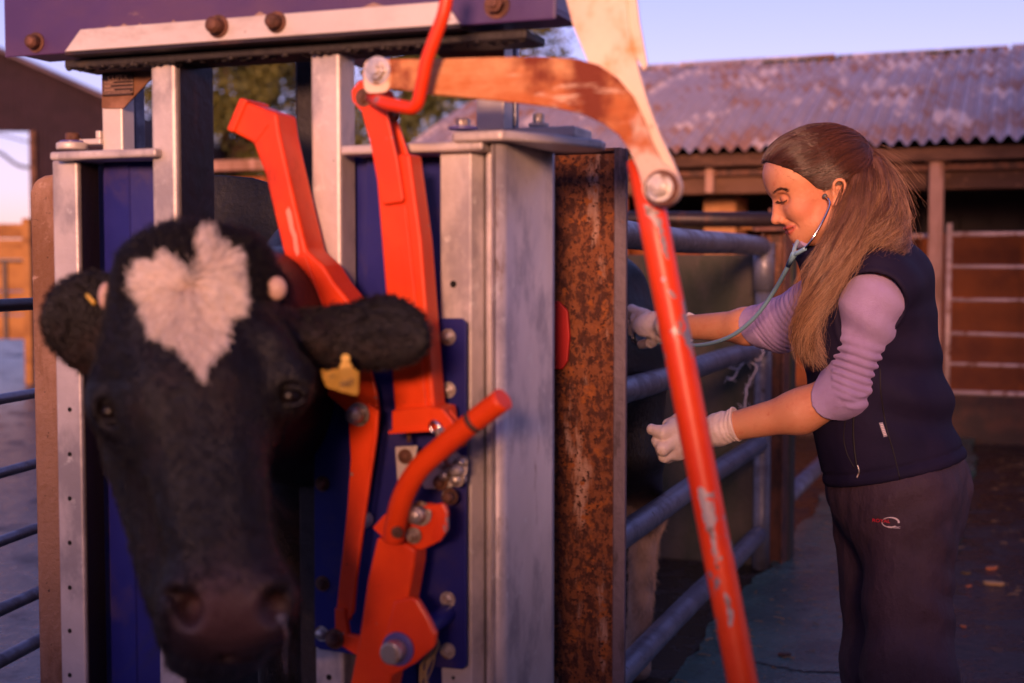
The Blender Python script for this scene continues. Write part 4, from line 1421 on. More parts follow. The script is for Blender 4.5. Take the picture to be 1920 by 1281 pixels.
cprism("lug_plate", [(738, 1128), (772, 1120), (782, 1126), (802, 1160), (816, 1190), (813, 1214), (778, 1244), (735, 1268), (712, 1254), (722, 1190)], -0.140, 0.013, REDWORN, 0.003)
x, z = L(748, 1216, -.141)
MB().cyl((x, -.141, z), (x, -.147, z), 0.0245, 26, .001).build("pivot_washer", BWASH, crush)
MB().cyl((x, -.146, z), (x, -.172, z), 0.0165, 26, .003).build("pivot_pin", BOLT, crush)
xa, z = L(800, 1178, -.09)
xb, z2 = L(838, 1150, -.02)
MB().cyl((xa, -.10, z), (xb, -.021, z2), 0.015, 20, .002).build("hinge_tube", BLUE, crush)
# side plate and lower bits out of frame
MB().box(L(590, 640, 0)[0], L(880, 640, 0)[0], -0.04, -0.022, 0.10, 0.30, .004).build("foot_plate", GALV, crush)
MB().box(L(103, 640, 0)[0], L(1030, 640, .1)[0], -0.03, 0.20, 0.0, 0.05, .004).build("base_frame", GALV, crush)

# straggly twine caught on the lower pivot
tw = MB()
for k in range(7):
    pts = [(800 + 3 * k, 1165), (812 + random.uniform(-6, 6), 1195), (818 + random.uniform(-8, 8), 1215), (800 + random.uniform(-12, 14), 1245), (798 + random.uniform(-14, 12), 1290)]
    P = []
    for px, py in pts:
        x, z = L(px, py, -.035)
        P.append(np.array([CO[0], CO[1], 0]) + U * x + V * (-.035 - .004 * k % .01) + np.array([0, 0, z]))
    tw.tube(smooth_path(P, 5), 0.0011 + .0006 * (k % 3), 5)
tag(tw.build("baler_twine", mat("dirty_twine", (0.40, 0.28, 0.15), .9)), "dirty straw-coloured twine hanging from the crush's lowest pivot", "twine")

# --- rusted section post between crush and gate
rp = thing("section_post", "heavy rust-pitted steel section post between the crush and the race gate", "post", (CO[0], CO[1], 0), CANG)
yb_ = 0.42
xa, xb = L(1024, 640, yb_)[0], L(1150, 640, yb_)[0]
zt = L(1090, 290, yb_)[1]
MB().box(xa - .03, xb + .004, yb_, yb_ + .008, 0, zt, 0).build("web", RUSTBEAM, rp)
x2 = L(1150, 640, yb_ - .05)[0]
x3 = L(1173, 640, yb_ - .05)[0]
FL = mat("unlit_grey_flange", (0.15, 0.115, 0.14), .6, .3, [((.07, .05, .06), 26, .5, .6, (1, 1, .25), .7, .1), ((.24, .10, .06), 9, .62, .7)], [(60, .3, None)])  # dark grey colour makes this flange look out of the sun
MB().box(x2, x3, yb_ - .050, yb_ - .038, 0, zt + .004, 0.002).build("flange", FL, rp)
MB().box(xa - .04, xa - .0305, yb_ - .04, yb_ + .06, 0, zt + .004, 0.002).build("flange", RUSTBEAM, rp)
MB().box(xa - .03, x2 - .001, yb_ - .004, yb_ + .06, zt + .0045, zt + .010, 0.001).build("top_cap", RUSTDARK, rp)
rx, rz_ = L(1036, 630, yb_ - .012)
pts = [(rx - .05, rz_ - .06), (rx + .018, rz_ - .06), (rx + .028, rz_ - .045), (rx + .032, rz_), (rx + .028, rz_ + .045), (rx + .012, rz_ + .062), (rx - .05, rz_ + .066)]
MB().prism(pts, yb_ - .012, yb_ - .003, 0.002).build("red_reflector", REDPL, rp)
# dark side sheet inside the crush, behind the cow's neck
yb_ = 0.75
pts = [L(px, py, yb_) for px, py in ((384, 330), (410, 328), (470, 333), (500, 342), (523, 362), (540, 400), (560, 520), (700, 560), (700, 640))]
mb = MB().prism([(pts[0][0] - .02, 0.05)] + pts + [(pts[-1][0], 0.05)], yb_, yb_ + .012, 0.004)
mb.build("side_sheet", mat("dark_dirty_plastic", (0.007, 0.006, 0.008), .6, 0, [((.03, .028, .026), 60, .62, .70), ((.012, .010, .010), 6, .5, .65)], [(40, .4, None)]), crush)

# ================================================================== THE COW
CB = np.array([-0.49, 2.15, 0.0])


def cp_(s, lat, z): return CB + V * s + U * lat + np.array([0, 0, z])


AX = [V, U, (0, 0, 1)]
C = W
cow_prims = [
    # body
    Ell(cp_(1.15, 0, .96), (.90, .245, .37), AX, .08),
    Ell(cp_(.62, 0, 1.00), (.36, .20, .42), AX, .08),
    Ell(cp_(1.84, .02, 1.00), (.28, .240, .29), AX, .08),
    Cone(cp_(.35, 0, 1.24), cp_(1.90, 0, 1.23), .07, .09, .10),
    Cone(cp_(1.90, -.13, 1.17), cp_(1.90, .14, 1.17), .06, .06, .06),
    # neck
    Cone(C(395, 600, 1.86), cp_(.45, 0, 1.08), .105, .18, .08),
    Cone(C(400, 760, 1.85), cp_(.40, 0, .95), .08, .16, .08),
    # skull
    Ell(C(360, 605, 1.755), (.106, .11, .125), None, .05),
    Ell(C(372, 730, 1.735), (.120, .115, .12), None, .05),
    Cone(C(300, 520, 1.75), C(440, 508, 1.76), .040, .040, .05),
    Cone(C(372, 760, 1.67), C(425, 1090, 1.585), .078, .060, .05),
    Cone(C(360, 850, 1.76), C(400, 1170, 1.66), .092, .050, .06),
    Cone(C(296, 850, 1.76), C(335, 1110, 1.67), .055, .036, .05),
    Ell(C(430, 1130, 1.60), (.086, .072, .060), None, .035),
    Ell(C(420, 1185, 1.615), (.076, .060, .042), None, .03),
    Ell(C(405, 1232, 1.645), (.062, .052, .030), None, .02),
    Cone(C(352, 1118, 1.555), C(372, 1160, 1.55), .024, .020, .025),
    Cone(C(510, 1118, 1.56), C(498, 1165, 1.56), .022, .020, .025),
    # brows over the eyes
    Ball(C(214, 758, 1.695), .034, .03), Ball(C(538, 728, 1.70), .034, .03),
    Cone(C(215, 725, 1.70), C(255, 660, 1.70), .020, .024, .03), Cone(C(538, 698, 1.70), C(505, 640, 1.70), .020, .024, .03),
    # ears
    Cone(C(255, 640, 1.80), C(235, 665, 1.80), .034, .032, .03),
    Ell(C(196, 622, 1.80), (.080, .048, .013), [W(118, 515, 1.8) - W(225, 700, 1.8), W(215, 560, 1.77) - W(118, 625, 1.83), (0.2, -1, 0)], .02),
    Ell(C(174, 590, 1.80), (.052, .046, .012), [W(118, 515, 1.8) - W(225, 700, 1.8), W(215, 560, 1.77) - W(118, 625, 1.83), (0.2, -1, 0)], .02),
    Cone(C(520, 625, 1.80), C(590, 640, 1.80), .034, .030, .03),
    Ell(C(670, 632, 1.80), (.090, .047, .013), [W(780, 605, 1.8) - W(560, 650, 1.8), (0, .25, 1), (0, -1, .25)], .02),
    Ell(C(735, 612, 1.80), (.046, .044, .011), [W(780, 605, 1.8) - W(560, 650, 1.8), (0, .25, 1), (0, -1, .25)], .02),
    # nostrils, mouth, eye sockets
    Ell(C(352, 1143, 1.530), (.017, .034, .021), None, .012, 's'),
    Ell(C(512, 1142, 1.535), (.015, .034, .021), None, .012, 's'),
    Cone(C(345, 1128, 1.530), C(322, 1112, 1.548), .012, .006, .010, 's'), Cone(C(520, 1126, 1.535), C(543, 1110, 1.555), .011, .006, .010, 's'),
    Cone(C(318, 1215, 1.60), C(425, 1222, 1.56), .006, .006, .008, 's'),
    Cone(C(425, 1222, 1.56), C(520, 1212, 1.59), .006, .006, .008, 's'),
    Ball(C(206, 775, 1.662), .017, .008, 's'), Ball(C(545, 745, 1.668), .017, .008, 's'),
]
# front legs
for sd_ in (-1, 1):
    s0 = .55 + .06 * sd_
    cow_prims += [Cone(cp_(s0, .12 * sd_, .85), cp_(s0 - .04, .14 * sd_, .52), .11, .055, .06), Cone(cp_(s0 - .04, .14 * sd_, .52), cp_(s0 - .03, .14 * sd_, .40), .052, .048, .03),
                  Cone(cp_(s0 - .03, .14 * sd_, .40), cp_(s0 - .03, .14 * sd_, .12), .036, .032, .03), Cone(cp_(s0 - .03, .14 * sd_, .10), cp_(s0 - .06, .14 * sd_, .04), .036, .05, .02)]
    h0 = 1.95 if sd_ > 0 else 1.74
    cow_prims += [Cone(cp_(h0, .12 * sd_, .95), cp_(h0 - .06, .16 * sd_, .68), .15, .10, .06), Cone(cp_(h0 - .04, .17 * sd_, .68), cp_(h0 + .10, .175 * sd_, .47), .090, .056, .05),
                  Ball(cp_(h0 + .115, .175 * sd_, .47), .048, .03),
                  Cone(cp_(h0 + .10, .175 * sd_, .46), cp_(h0 + .03, .175 * sd_, .12), .043, .033, .03), Cone(cp_(h0 + .03, .175 * sd_, .11), cp_(h0 - .01, .175 * sd_, .04), .036, .050, .02)]
# tail
cow_prims += [Cone(cp_(2.02, 0, 1.18), cp_(2.10, .03, 1.00), .035, .022, .04), Cone(cp_(2.10, .03, 1.0), cp_(2.09, .15, .62), .018, .014, .01), Cone(cp_(2.09, .15, .62), cp_(2.08, .16, .45), .020, .026, .02)]

_t0 = __import__('time').time()
cow_me, cv = sdf_mesh("cow", cow_prims, 0.0065)
croot = cp_(.9, 0, 0)
cow = thing("cow", "black cow with fluffy white forehead patch and yellow ear tag, head held in the crush", "cow", croot)
cow_me.transform(Matrix.Translation(-Vector(croot)))
WP = [(352 + (a - 352) * .87, 567 + (b - 567) * (.93 if b > 567 else .98)) for a, b in [(254, 520), (262, 500), (288, 496), (300, 486), (322, 498), (338, 515), (350, 522), (358, 545), (368, 540), (370, 490), (378, 446), (392, 450), (404, 478), (436, 496), (446, 520), (440, 545), (450, 560), (442, 588), (420, 600), (418, 622), (424, 640), (404, 650), (398, 664), (384, 676), (377, 706), (366, 676), (345, 662), (334, 640), (318, 634), (304, 612), (280, 600), (272, 580), (276, 562), (262, 545), (250, 530), (262, 516)]]


def inpoly(x, y, poly):
    r = np.zeros(len(x), bool)
    j = len(poly) - 1
    for i in range(len(poly)):
        xi, yi = poly[i]; xj, yj = poly[j]
        c = ((yi > y) != (yj > y)) & (x < (xj - xi) * (y - yi) / (yj - yi + 1e-9) + xi)
        r ^= c
        j = i
    return r


vx, vy = to_px(cv)
# the coat's own pattern: forehead patch, hind leg below the hock, pale line at the back of the thigh
patch = inpoly(vx, vy, WP) & (cv[:, 1] < 1.76)
sl = (cv - CB) @ V; ll = (cv - CB) @ U
leg = sstep(cv[:, 2] + .03 * wob(cv, 25), .56, .46) * (sl > 1.3)
thigh = sstep(sl + .02 * wob(cv, 20, 1) + .10 * sstep(cv[:, 2], .6, .95) * 0, 2.02, 2.07) * (cv[:, 2] < 1.05) * sstep(ll, -.3, .1)
set_attr(cow_me, "white", np.maximum(patch * 1.0, thigh * .6))
set_attr(cow_me, "tan", np.maximum(leg * (.75 + .35 * wob(cv, 60, 1)), thigh * .4))
nose = np.exp(-((vx - 430) / 95) ** 2 - ((vy - 1150) / 70) ** 2) * (cv[:, 1] < 1.62)
set_attr(cow_me, "nose", np.clip(nose * 1.6, 0, 1))
body = link("body", cow_me, COAT, cow)
cb_ = Matrix.Translation(-Vector(croot))


def cpart(mb, name, m, label=None):
    me = mb.mesh(name, m)
    me.transform(cb_)
    o = link(name, me, None, cow)
    if label: o["label"] = label
    return o


for (px, py, Y) in ((207, 772, 1.681), (544, 743, 1.687)):
    cpart(MB().ball(C(px, py, Y), .0155, 3), "eye", EYE_M)
    cpart(MB().tube([C(px + 27 * math.cos(a), py - 2 + 15 * math.sin(a), Y - .0145 + .010 * abs(math.cos(a))) for a in np.linspace(math.pi * 1.0, math.pi * 2.0, 12)], .0052, 8), "eyelid", COAT)
    cpart(MB().tube([C(px + 25 * math.cos(a), py + 3 + 15 * math.sin(a), Y - .0145 + .010 * abs(math.cos(a))) for a in np.linspace(0, math.pi, 12)], .0036, 8), "eyelid", COAT)
cpart(MB().ball(C(199, 556, 1.74), .0115, 3, (.9, .9, 1.6)), "horn_bud", HORN)
cpart(MB().ball(C(519, 541, 1.73), .0115, 3, (1.15, .9, 1.35)), "horn_bud", HORN)
# ear tags
tp = [(602, 692), (612, 696), (636, 690), (644, 672), (652, 668), (660, 688), (673, 698), (672, 738), (668, 742), (640, 735), (612, 726), (605, 710)]
mb = MB()
a = [mb.bm.verts.new(C(px, py, 1.72 + .010 * math.sin((px - 600) / 25))) for px, py in tp]
f = mb.bm.faces.new(a)
r = bmesh.ops.solidify(mb.bm, geom=[f], thickness=0.0018)
cpart(mb, "ear_tag", TAG)
for body_, px, py, sz in (("UK", 622, 706, .0050), ("447", 650, 719, .0125)):
    p = C(px, py, 1.712)
    M = cb_ @ Matrix.Translation(Vector(p)) @ Matrix.Rotation(math.radians(-9), 4, 'Y') @ Matrix.Rotation(math.pi / 2, 4, 'X')
    text_obj("tag_number", body_, sz, INK, cow, M, .0002)
cpart(MB().cyl(C(648, 672, 1.765), C(648, 672, 1.722), .006, 12, .001), "tag_button", TAG)
cpart(MB().tube([C(163, 553, 1.772), C(178, 570, 1.765)], .0028, 8), "ear_tag", TAG, "edge of the tag in the other ear")

# fur
nrm = np.zeros(len(cv) * 3, np.float32)
cow_me.vertex_normals.foreach_get("vector", nrm)
nrm = nrm.reshape(-1, 3)
head = (cv[:, 1] < 1.90) & (nrm[:, 1] < .35)


def fur(mask, n, ln, lift, flow, name, m, rad, k=5, jit=.35, curl=0.0):
    ids = np.flatnonzero(mask)
    ids = RNG.choice(ids, n)
    p = cv[ids] + RNG.normal(size=(n, 3)) * .0022
    nn = nrm[ids]
    fl = flow(p)
    fl = fl - nn * (fl * nn).sum(1)[:, None]
    fl /= np.linalg.norm(fl, axis=1)[:, None] + 1e-6
    d = fl + nn * lift + RNG.normal(size=(n, 3)) * jit
    d /= np.linalg.norm(d, axis=1)[:, None]
    l = ln * RNG.uniform(.6, 1.25, n) * (1 + .25 * wob(p, 85))
    t = np.linspace(0, 1, k)
    P = p[:, None, :] + d[:, None, :] * (l[:, None] * t[None, :])[..., None] - nn[:, None, :] * (lift * .45 * l[:, None] * t[None, :] ** 2)[..., None]
    if curl:
        ph = RNG.uniform(0, 6.28, (n, 1))
        P = P + curl * (np.sin(t[None, :] * 6 + ph))[..., None] * np.cross(d, nn)[:, None, :] * t[None, :, None]
    P = P - croot
    return make_hair(name, P, rad, m, body, .25)


down = lambda p: np.tile([0.05, -0.1, -1.0], (len(p), 1))
ears = head & ((vx < 245) & (vy < 720) | (vx > 560) & (vy < 720))
muz = head & (vy > 1110) & (vx > 320) & (vx < 540)
plain = head & ~patch & ~ears & ~muz & (vy > 520)
fur(plain, 26000, .0075, .22, down, "short_fur", FUR_B, .00032, 4, .12)
fur(ears, 16000, .0065, .35, lambda p: np.where((p[:, :1] < -.3), np.array([[-.6, -.1, .6]]), np.array([[.9, 0, .05]])), "ear_fur", FUR_B, .0004, 4, .22)
fur(head & ~patch & (vy < 560) & (vx > 225) & (vx < 535), 14000, .019, .8, lambda p: p - C(350, 600, 1.7), "poll_fur", FUR_B, .0005, 5, .4, .003)
wc = C(352, 560, 1.66)
fur(patch, 15000, .022, .50, lambda p: (p - wc) + np.array([0, 0, -.012]) + .030 * np.stack([wob(p, 95), wob(p, 70, 1) * 0, wob(p, 95, 2)], 1), "forehead_fur", FUR_W, .00055, 6, .10, .003)
lm = (leg > .4) & (cv[:, 2] > .1)
fur(lm, 9000, .022, .35, down, "leg_hair", FUR_T, .0004, 5, .25)
# whiskers and a thread of slobber on the muzzle
rgw = np.random.default_rng(4)
wh = []
for k in range(70):
    a = C(rgw.uniform(290, 560), rgw.uniform(1150, 1235), 1.57); d = np.array([(a[0] + .33) * .35 + rgw.normal() * .008, -.018, -.02 - rgw.random() * .02])
    t = np.linspace(0, 1, 6)[:, None]
    wh.append(a + d * t + np.array([0, 0, -.012]) * t * t)
make_hair("whiskers", np.array(wh) - croot, .0004, FUR_B, body, .3)
SLOB = mat("slobber", (.42, .38, .42), .12, transl=.8)
cpart(MB().tube(smooth_path([C(532, 1168, 1.545), C(538, 1195, 1.548), C(534, 1225, 1.55), C(537, 1262, 1.55)], 6), [.0022] * 6 + [.0010] * 13, 8), "slobber", SLOB)
cpart(MB().ball(C(527, 1160, 1.548), .0055, 2, (1.2, .4, 1)), "slobber", SLOB)
print("cow", round(__import__('time').time() - _t0, 1), len(cv))
# ================================================================== THE WOMAN
_t0 = __import__('time').time()
YH = 2.80
LATH = np.array([0.0, -1.0, 0.0])
F_ = np.array([-.932, .362, 0.0])       # the way her chest faces
S_ = np.array([-.362, -.932, 0.0])      # her left
Z_ = np.array([0, 0, 1.0])


def H(px, py, lat=0.0): return W(px, py, YH) + LATH * lat


th = math.radians(23)
HX = np.array([-math.cos(th), 0, -math.sin(th)]); HZ = np.array([-math.sin(th), 0, math.cos(th)])
HA = [HX, (0, 1, 0), HZ]
head_prims = [
    Ell(H(1527, 322), (.096, .075, .085), HA, .02),
    Ell(H(1562, 330), (.062, .068, .070), HA, .03),
    Ball(H(1484, 326, .020), .0505, .03), Ball(H(1484, 326, -.020), .0505, .03),
    Cone(H(1502, 376, .022), H(1510, 408, .018), .037, .032, .022), Cone(H(1502, 376, -.022), H(1510, 408, -.018), .037, .032, .022),
    Ell(H(1483, 398), (.020, .024, .034), HA, .018),
    Ball(H(1489, 394, .034), .019, .022), Ball(H(1489, 394, -.034), .019, .022),
    Cone(H(1502, 436, .006), H(1548, 418, .046), .0135, .017, .028), Cone(H(1502, 436, -.006), H(1548, 418, -.046), .0135, .017, .028),
    Cone(H(1548, 418, .048), H(1552, 372, .060), .015, .014, .03), Cone(H(1548, 418, -.048), H(1552, 372, -.060), .015, .014, .03),
    Ball(H(1500, 438), .0145, .018),
    Cone(H(1512, 432), H(1550, 420), .026, .036, .03),
    # brow ridge, nose
    Cone(H(1456, 357, .010), H(1464, 357, .034), .0100, .009, .016), Cone(H(1456, 357, -.010), H(1464, 357, -.034), .0100, .009, .016),
    Cone(H(1457, 372), H(1453, 411), .0070, .0072, .010),
    Cone(H(1467, 372), H(1467, 408), .012, .012, .014),
    Ball(H(1453.2, 414), .0078, .007),
    Ball(H(1464, 414.5, .0088), .0068, .006), Ball(H(1464, 414.5, -.0088), .0068, .006),
    # mouth
    Ell(H(1489, 425), (.013, .023, .014), HA, .010),
    Ell(H(1480, 427), (.0095, .021, .0050), HA, .003), Ell(H(1484.5, 435.5), (.0090, .019, .0054), HA, .003),
    # eyes: sockets, then the closed lids
    Ell(H(1463, 375, .036), (.009, .014, .010), HA, .012, 's'), Ell(H(1463, 375, -.036), (.009, .014, .010), HA, .012, 's'),
    Ball(H(1469, 373.5, .030), .0118, .006), Ball(H(1469, 374.5, -.030), .0125, .004),
    # nostrils and the parting of the lips
    Ell(H(1460, 418.5, .006), (.0038, .0025, .0024), None, .002, 's'), Ell(H(1460, 418.5, -.006), (.0038, .0025, .0024), None, .002, 's'),
    Cone(H(1473, 431.5, 0), H(1494, 423.5, .0265), .0020, .0020, .0025, 's'), Cone(H(1473, 431.5, 0), H(1494, 423.5, -.0265), .0020, .0020, .0025, 's'),
    # neck
    Cone(H(1562, 395), W(1590, 492, 2.83), .050, .056, .03),
]
for sd_ in (1, -1):
    e = lambda px, py, l: H(px, py, (.074 + l) * sd_)
    head_prims += [Ell(e(1553, 366, .004), (.0125, .0035, .0235), [(1, 0, .12), (0, 1, 0), (-.12, 0, 1)], .004)]
    rim = smooth_path([e(1546, 362, .006), e(1545, 350, .010), e(1552, 342, .013), e(1562, 345, .015), e(1565, 358, .014), e(1560, 374, .011), e(1552, 387, .006), e(1546, 388, .002), e(1546, 380, .001)], 2)
    for a, b in zip(rim[:-1], rim[1:]):
        head_prims.append(Cone(a, b, .0032, .0032, .002))
    head_prims += [Cone(e(1556, 356, .010), e(1557, 370, .010), .0028, .0028, .003), Ell(e(1552, 365, .012), (.0055, .006, .010), None, .003, 's'), Ball(e(1547, 369, .006), .0035, .003)]

# the lips and their parting follow the face's own surface, both sides alike
EYEP = np.array([0, 0, EYE])


def trace(P0, D, prims, extra=None, off=0.0, steps=60, t0=2.2):
    """first meeting of the rays with a body"""
    t = np.full(len(D), t0)
    for _ in range(steps):
        p = P0 + D * t[:, None]
        d = sdf_eval(prims, p) - off
        if extra is not None: d = extra(p, d)
        t += np.clip(d, -.02, .2) * .8
    return P0 + D * t[:, None]


def hit(px, py, prims, extra=None, off=0.0):
    D = np.array([ray(a, b) for a, b in zip(np.atleast_1d(px), np.atleast_1d(py))])
    D /= np.linalg.norm(D, axis=1)[:, None]
    return trace(EYEP, D, prims, extra, off)


def face_line(pts):
    q_ = smooth_path([(a, b, 0) for a, b in pts], 5)
    P = hit([a[0] for a in q_], [a[1] for a in q_], head_prims)
    P[:, 1] = np.minimum(P[:, 1], YH - .001)
    return P


def mirror(P): return P * [1, -1, 1] + np.array([0, 2 * YH, 0])


up_ = face_line([(1474.5, 428.5), (1480, 426.5), (1485, 425), (1490, 424)])
lo_ = face_line([(1480, 436), (1484, 433.5), (1487.5, 430), (1490, 426.5)])
cr_ = face_line([(1476.5, 431.5), (1481, 430), (1486, 427.5), (1490.5, 424.5)])
for line, r0, r1 in ((up_, .0028, .0006), (lo_, .0034, .0006)):
    for Q in (line, mirror(line)):
        for i in range(len(Q) - 1):
            f = i / (len(Q) - 1)
            head_prims.append(Cone(Q[i], Q[i + 1], r0 + (r1 - r0) * f, r0 + (r1 - r0) * (f + .1), .003))
for Q in (cr_, mirror(cr_)):
    for i in range(len(Q) - 1):
        head_prims.append(Cone(Q[i] + [0, -.001, 0] if Q is cr_ else Q[i] + [0, .001, 0], Q[i + 1], .0011, .0007, .0022, 's'))
# fold from the wing of the nose towards the corner of the mouth
nf_ = face_line([(1472, 412), (1480, 415), (1489, 420), (1496, 427)])
for Q in (nf_, mirror(nf_)):
    for i in range(len(Q) - 1):
        head_prims.append(Cone(Q[i], Q[i + 1], .0005, .0005, .005, 's'))

# shoulders and torso
torso = [
    Ell(W(1622, 585, 2.86), (.115, .160, .165), [F_, S_, Z_], .06),
    Cone(W(1646, 528, 2.71), W(1600, 514, 3.00), .058, .056, .06),
    Ell(W(1648, 560, 2.86), (.095, .150, .12), [F_, S_, Z_], .05),
    Ell(W(1645, 745, 2.86), (.132, .142, .17), [F_, S_, Z_], .06),
    Ell(W(1680, 885, 2.86), (.132, .160, .14), [F_, S_, Z_], .06),
    Ball(W(1592, 640, 2.80), .07, .05), Ball(W(1572, 630, 2.95), .07, .05),
]
SHL, ELL_, WRL = W(1638, 562, 2.72), W(1590, 730, 2.755), W(1347, 806, 2.87)
SHR, ELR, WRR = W(1590, 520, 3.00), W(1462, 612, 3.14), W(1268, 614, 3.36)
arms = [
    Cone(SHL, ELL_, .052, .043, .03), Cone(ELL_, W(1500, 772, 2.79), .045, .042, .03), Cone(W(1500, 772, 2.79), WRL, .042, .0285, .03),
    Cone(SHR, ELR, .052, .042, .03), Cone(ELR, W(1400, 612, 3.20), .045, .040, .03), Cone(W(1400, 612, 3.20), WRR, .040, .0275, .03),
]
hand_l = [
    Cone(WRL, W(1318, 812, 2.90), .028, .029, .02),
    Ell(W(1292, 815, 2.915), (.050, .020, .037), [W(1240, 826, 2.93) - W(1340, 806, 2.90), (0, 1, 0), Z_], .02),
    Ell(W(1270, 828, 2.905), (.030, .024, .040), None, .02),
    # index
    Cone(W(1266, 803, 2.90), W(1244, 812, 2.885), .0140, .0125, .008), Cone(W(1244, 812, 2.885), W(1222, 805.5, 2.90), .0112, .0090, .006),
    # middle
    Cone(W(1262, 828, 2.89), W(1243, 842, 2.88), .0135, .0120, .006), Cone(W(1243, 842, 2.88), W(1231, 827, 2.90), .0108, .0092, .005),
    # ring
    Cone(W(1264, 846, 2.90), W(1246, 856, 2.895), .0120, .0110, .005), Cone(W(1246, 856, 2.895), W(1238, 843, 2.925), .0100, .0086, .004),
    # little
    Cone(W(1272, 852, 2.92), W(1252, 859, 2.92), .0098, .0088, .004), Cone(W(1252, 859, 2.92), W(1241, 856, 2.945), .0082, .0070, .004),
    # thumb, laid over from the top of the palm
    Cone(W(1308, 798, 2.94), W(1272, 787, 2.955), .0150, .0115, .010), Cone(W(1272, 787, 2.955), W(1252, 796, 2.965), .0108, .0090, .005),
]
hand_r = [
    Cone(WRR, W(1250, 612, 3.39), .0275, .029, .02),
    Ell(W(1230, 609, 3.43), (.047, .022, .033), [W(1200, 598, 3.47) - W(1260, 616, 3.39), (.3, .9, 0), Z_], .02),
    # index arches over and down to the chest piece
    Cone(W(1214, 592, 3.455), W(1192, 598, 3.50), .0120, .0108, .006), Cone(W(1192, 598, 3.50), W(1184, 622, 3.54), .0104, .0088, .005),
    # other fingers reach on to the hide
    Cone(W(1210, 590, 3.47), W(1184, 581, 3.53), .0118, .0104, .005), Cone(W(1184, 581, 3.53), W(1166, 588, 3.57), .0100, .0082, .005),
    Cone(W(1208, 596, 3.485), W(1180, 590, 3.55), .0112, .0098, .004), Cone(W(1180, 590, 3.55), W(1160, 600, 3.585), .0094, .0078, .004),
    Cone(W(1208, 606, 3.49), W(1184, 604, 3.55), .0102, .0090, .004), Cone(W(1184, 604, 3.55), W(1168, 612, 3.58), .0086, .0072, .004),
    # thumb from the wrist side, closing from below
    Cone(W(1244, 626, 3.41), W(1220, 642, 3.46), .0145, .0115, .008), Cone(W(1220, 642, 3.46), W(1202, 646, 3.51), .0108, .0088, .005),
]
HPN, KNN, ANN = W(1706, 930, 2.78), W(1700, 1260, 2.72), np.array([W(1716, 1200, 2.80)[0], 2.80, .10])
HPF, KNF, ANF = W(1642, 930, 2.96), W(1652, 1250, 2.96), np.array([W(1640, 1200, 3.02)[0], 3.04, .10])
legs_note = 0
legs = [
    Ell(W(1680, 925, 2.87), (.135, .160, .12), [F_, S_, Z_], .05),
    Cone(HPN, KNN, .092, .060, .05), Cone(KNN, ANN, .058, .040, .04), Cone(ANN + [0, 0, -.05], ANN + F_ * .15 + [0, 0, -.065], .038, .030, .03),
    Cone(HPF, KNF, .092, .060, .05), Cone(KNF, ANF, .058, .040, .04), Cone(ANF + [0, 0, -.05], ANF + F_ * .15 + [0, 0, -.065], .038, .030, .03),
]
wroot = np.array([W(1670, 900, 2.86)[0], 2.86, 0.0])
woman = thing("person", "woman in navy vest over mauve top, with ponytail and gloves, listening through a stethoscope", "person", wroot)
WT = Matrix.Translation(-Vector(wroot))


def wlink(name, me, m, par=None, label=None):
    me.transform(WT)
    o = link(name, me, m, par or woman)
    if label: o["label"] = label
    return o


# head needs finer cells than the clothed body, so the grid is warped: one mesh, one surface
body_me, bv = sdf_mesh("person_body", head_prims + [Ell(q.c, q.r - .016, q.A, q.k) if isinstance(q, Ell) else Cone(q.a, q.b, q.ra - .016, q.rb - .016, q.k) for q in torso] + arms + hand_l + hand_r + [Ell(q.c, q.r - .022, q.A, q.k) if isinstance(q, Ell) else Cone(q.a, q.b, q.ra - .012, q.rb - .012, q.k) for q in legs], 0.003)
q = bv
dx, dy = to_px(bv)
onface = (bv[:, 1] < 2.93) & (bv[:, 1] > 2.66)
lipc = np.zeros(len(bv))
for (px, py, lw) in ((1474.5, 428, .0072), (1479.5, 435.5, .0074)):
    for l in np.linspace(-.020, .020, 15):
        c = H(px + l * l * 38000, py - l * l * (14000 if py < 430 else 30000), l)
        lipc = np.maximum(lipc, np.exp(-(np.linalg.norm(bv - c, axis=1) / lw) ** 4))
for line, w0 in ((up_, .0050), (lo_, .0056)):
    for Q in (line, mirror(line)):
        for i, c in enumerate(Q):
            lipc = np.maximum(lipc, np.exp(-(np.linalg.norm(bv - c, axis=1) / (w0 * (1 - .55 * i / len(Q)))) ** 4))
set_attr(body_me, "lip", lipc * .9)
bl = np.zeros(len(bv))
for l in (.045, -.045): bl = np.maximum(bl, np.exp(-(np.linalg.norm(bv - H(1500, 392, l), axis=1) / .028) ** 2))
bl = np.maximum(bl, .6 * np.exp(-(np.linalg.norm(bv - H(1450, 411, 0), axis=1) / .010) ** 2))
set_attr(body_me, "blush", bl * .7)
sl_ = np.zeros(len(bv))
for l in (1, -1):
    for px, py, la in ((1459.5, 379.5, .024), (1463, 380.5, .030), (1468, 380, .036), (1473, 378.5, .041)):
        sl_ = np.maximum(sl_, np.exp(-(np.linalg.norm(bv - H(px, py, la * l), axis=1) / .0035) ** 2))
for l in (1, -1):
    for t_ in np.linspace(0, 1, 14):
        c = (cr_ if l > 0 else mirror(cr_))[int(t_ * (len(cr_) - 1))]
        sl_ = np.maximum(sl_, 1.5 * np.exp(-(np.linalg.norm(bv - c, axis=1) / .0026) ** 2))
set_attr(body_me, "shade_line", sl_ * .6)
wbody = wlink("body", body_me, SKIN)
print("body", round(__import__('time').time() - _t0, 1), len(bv))


def trace(P0, D, prims, extra=None, off=0.0, steps=60, t0=2.2):
    """first meeting of the rays with a body"""
    t = np.full(len(D), t0)
    for _ in range(steps):
        p = P0 + D * t[:, None]
        d = sdf_eval(prims, p) - off
        if extra is not None: d = extra(p, d)
        t += np.clip(d, -.02, .2) * .8
    return P0 + D * t[:, None]


EYEP = np.array([0, 0, EYE])


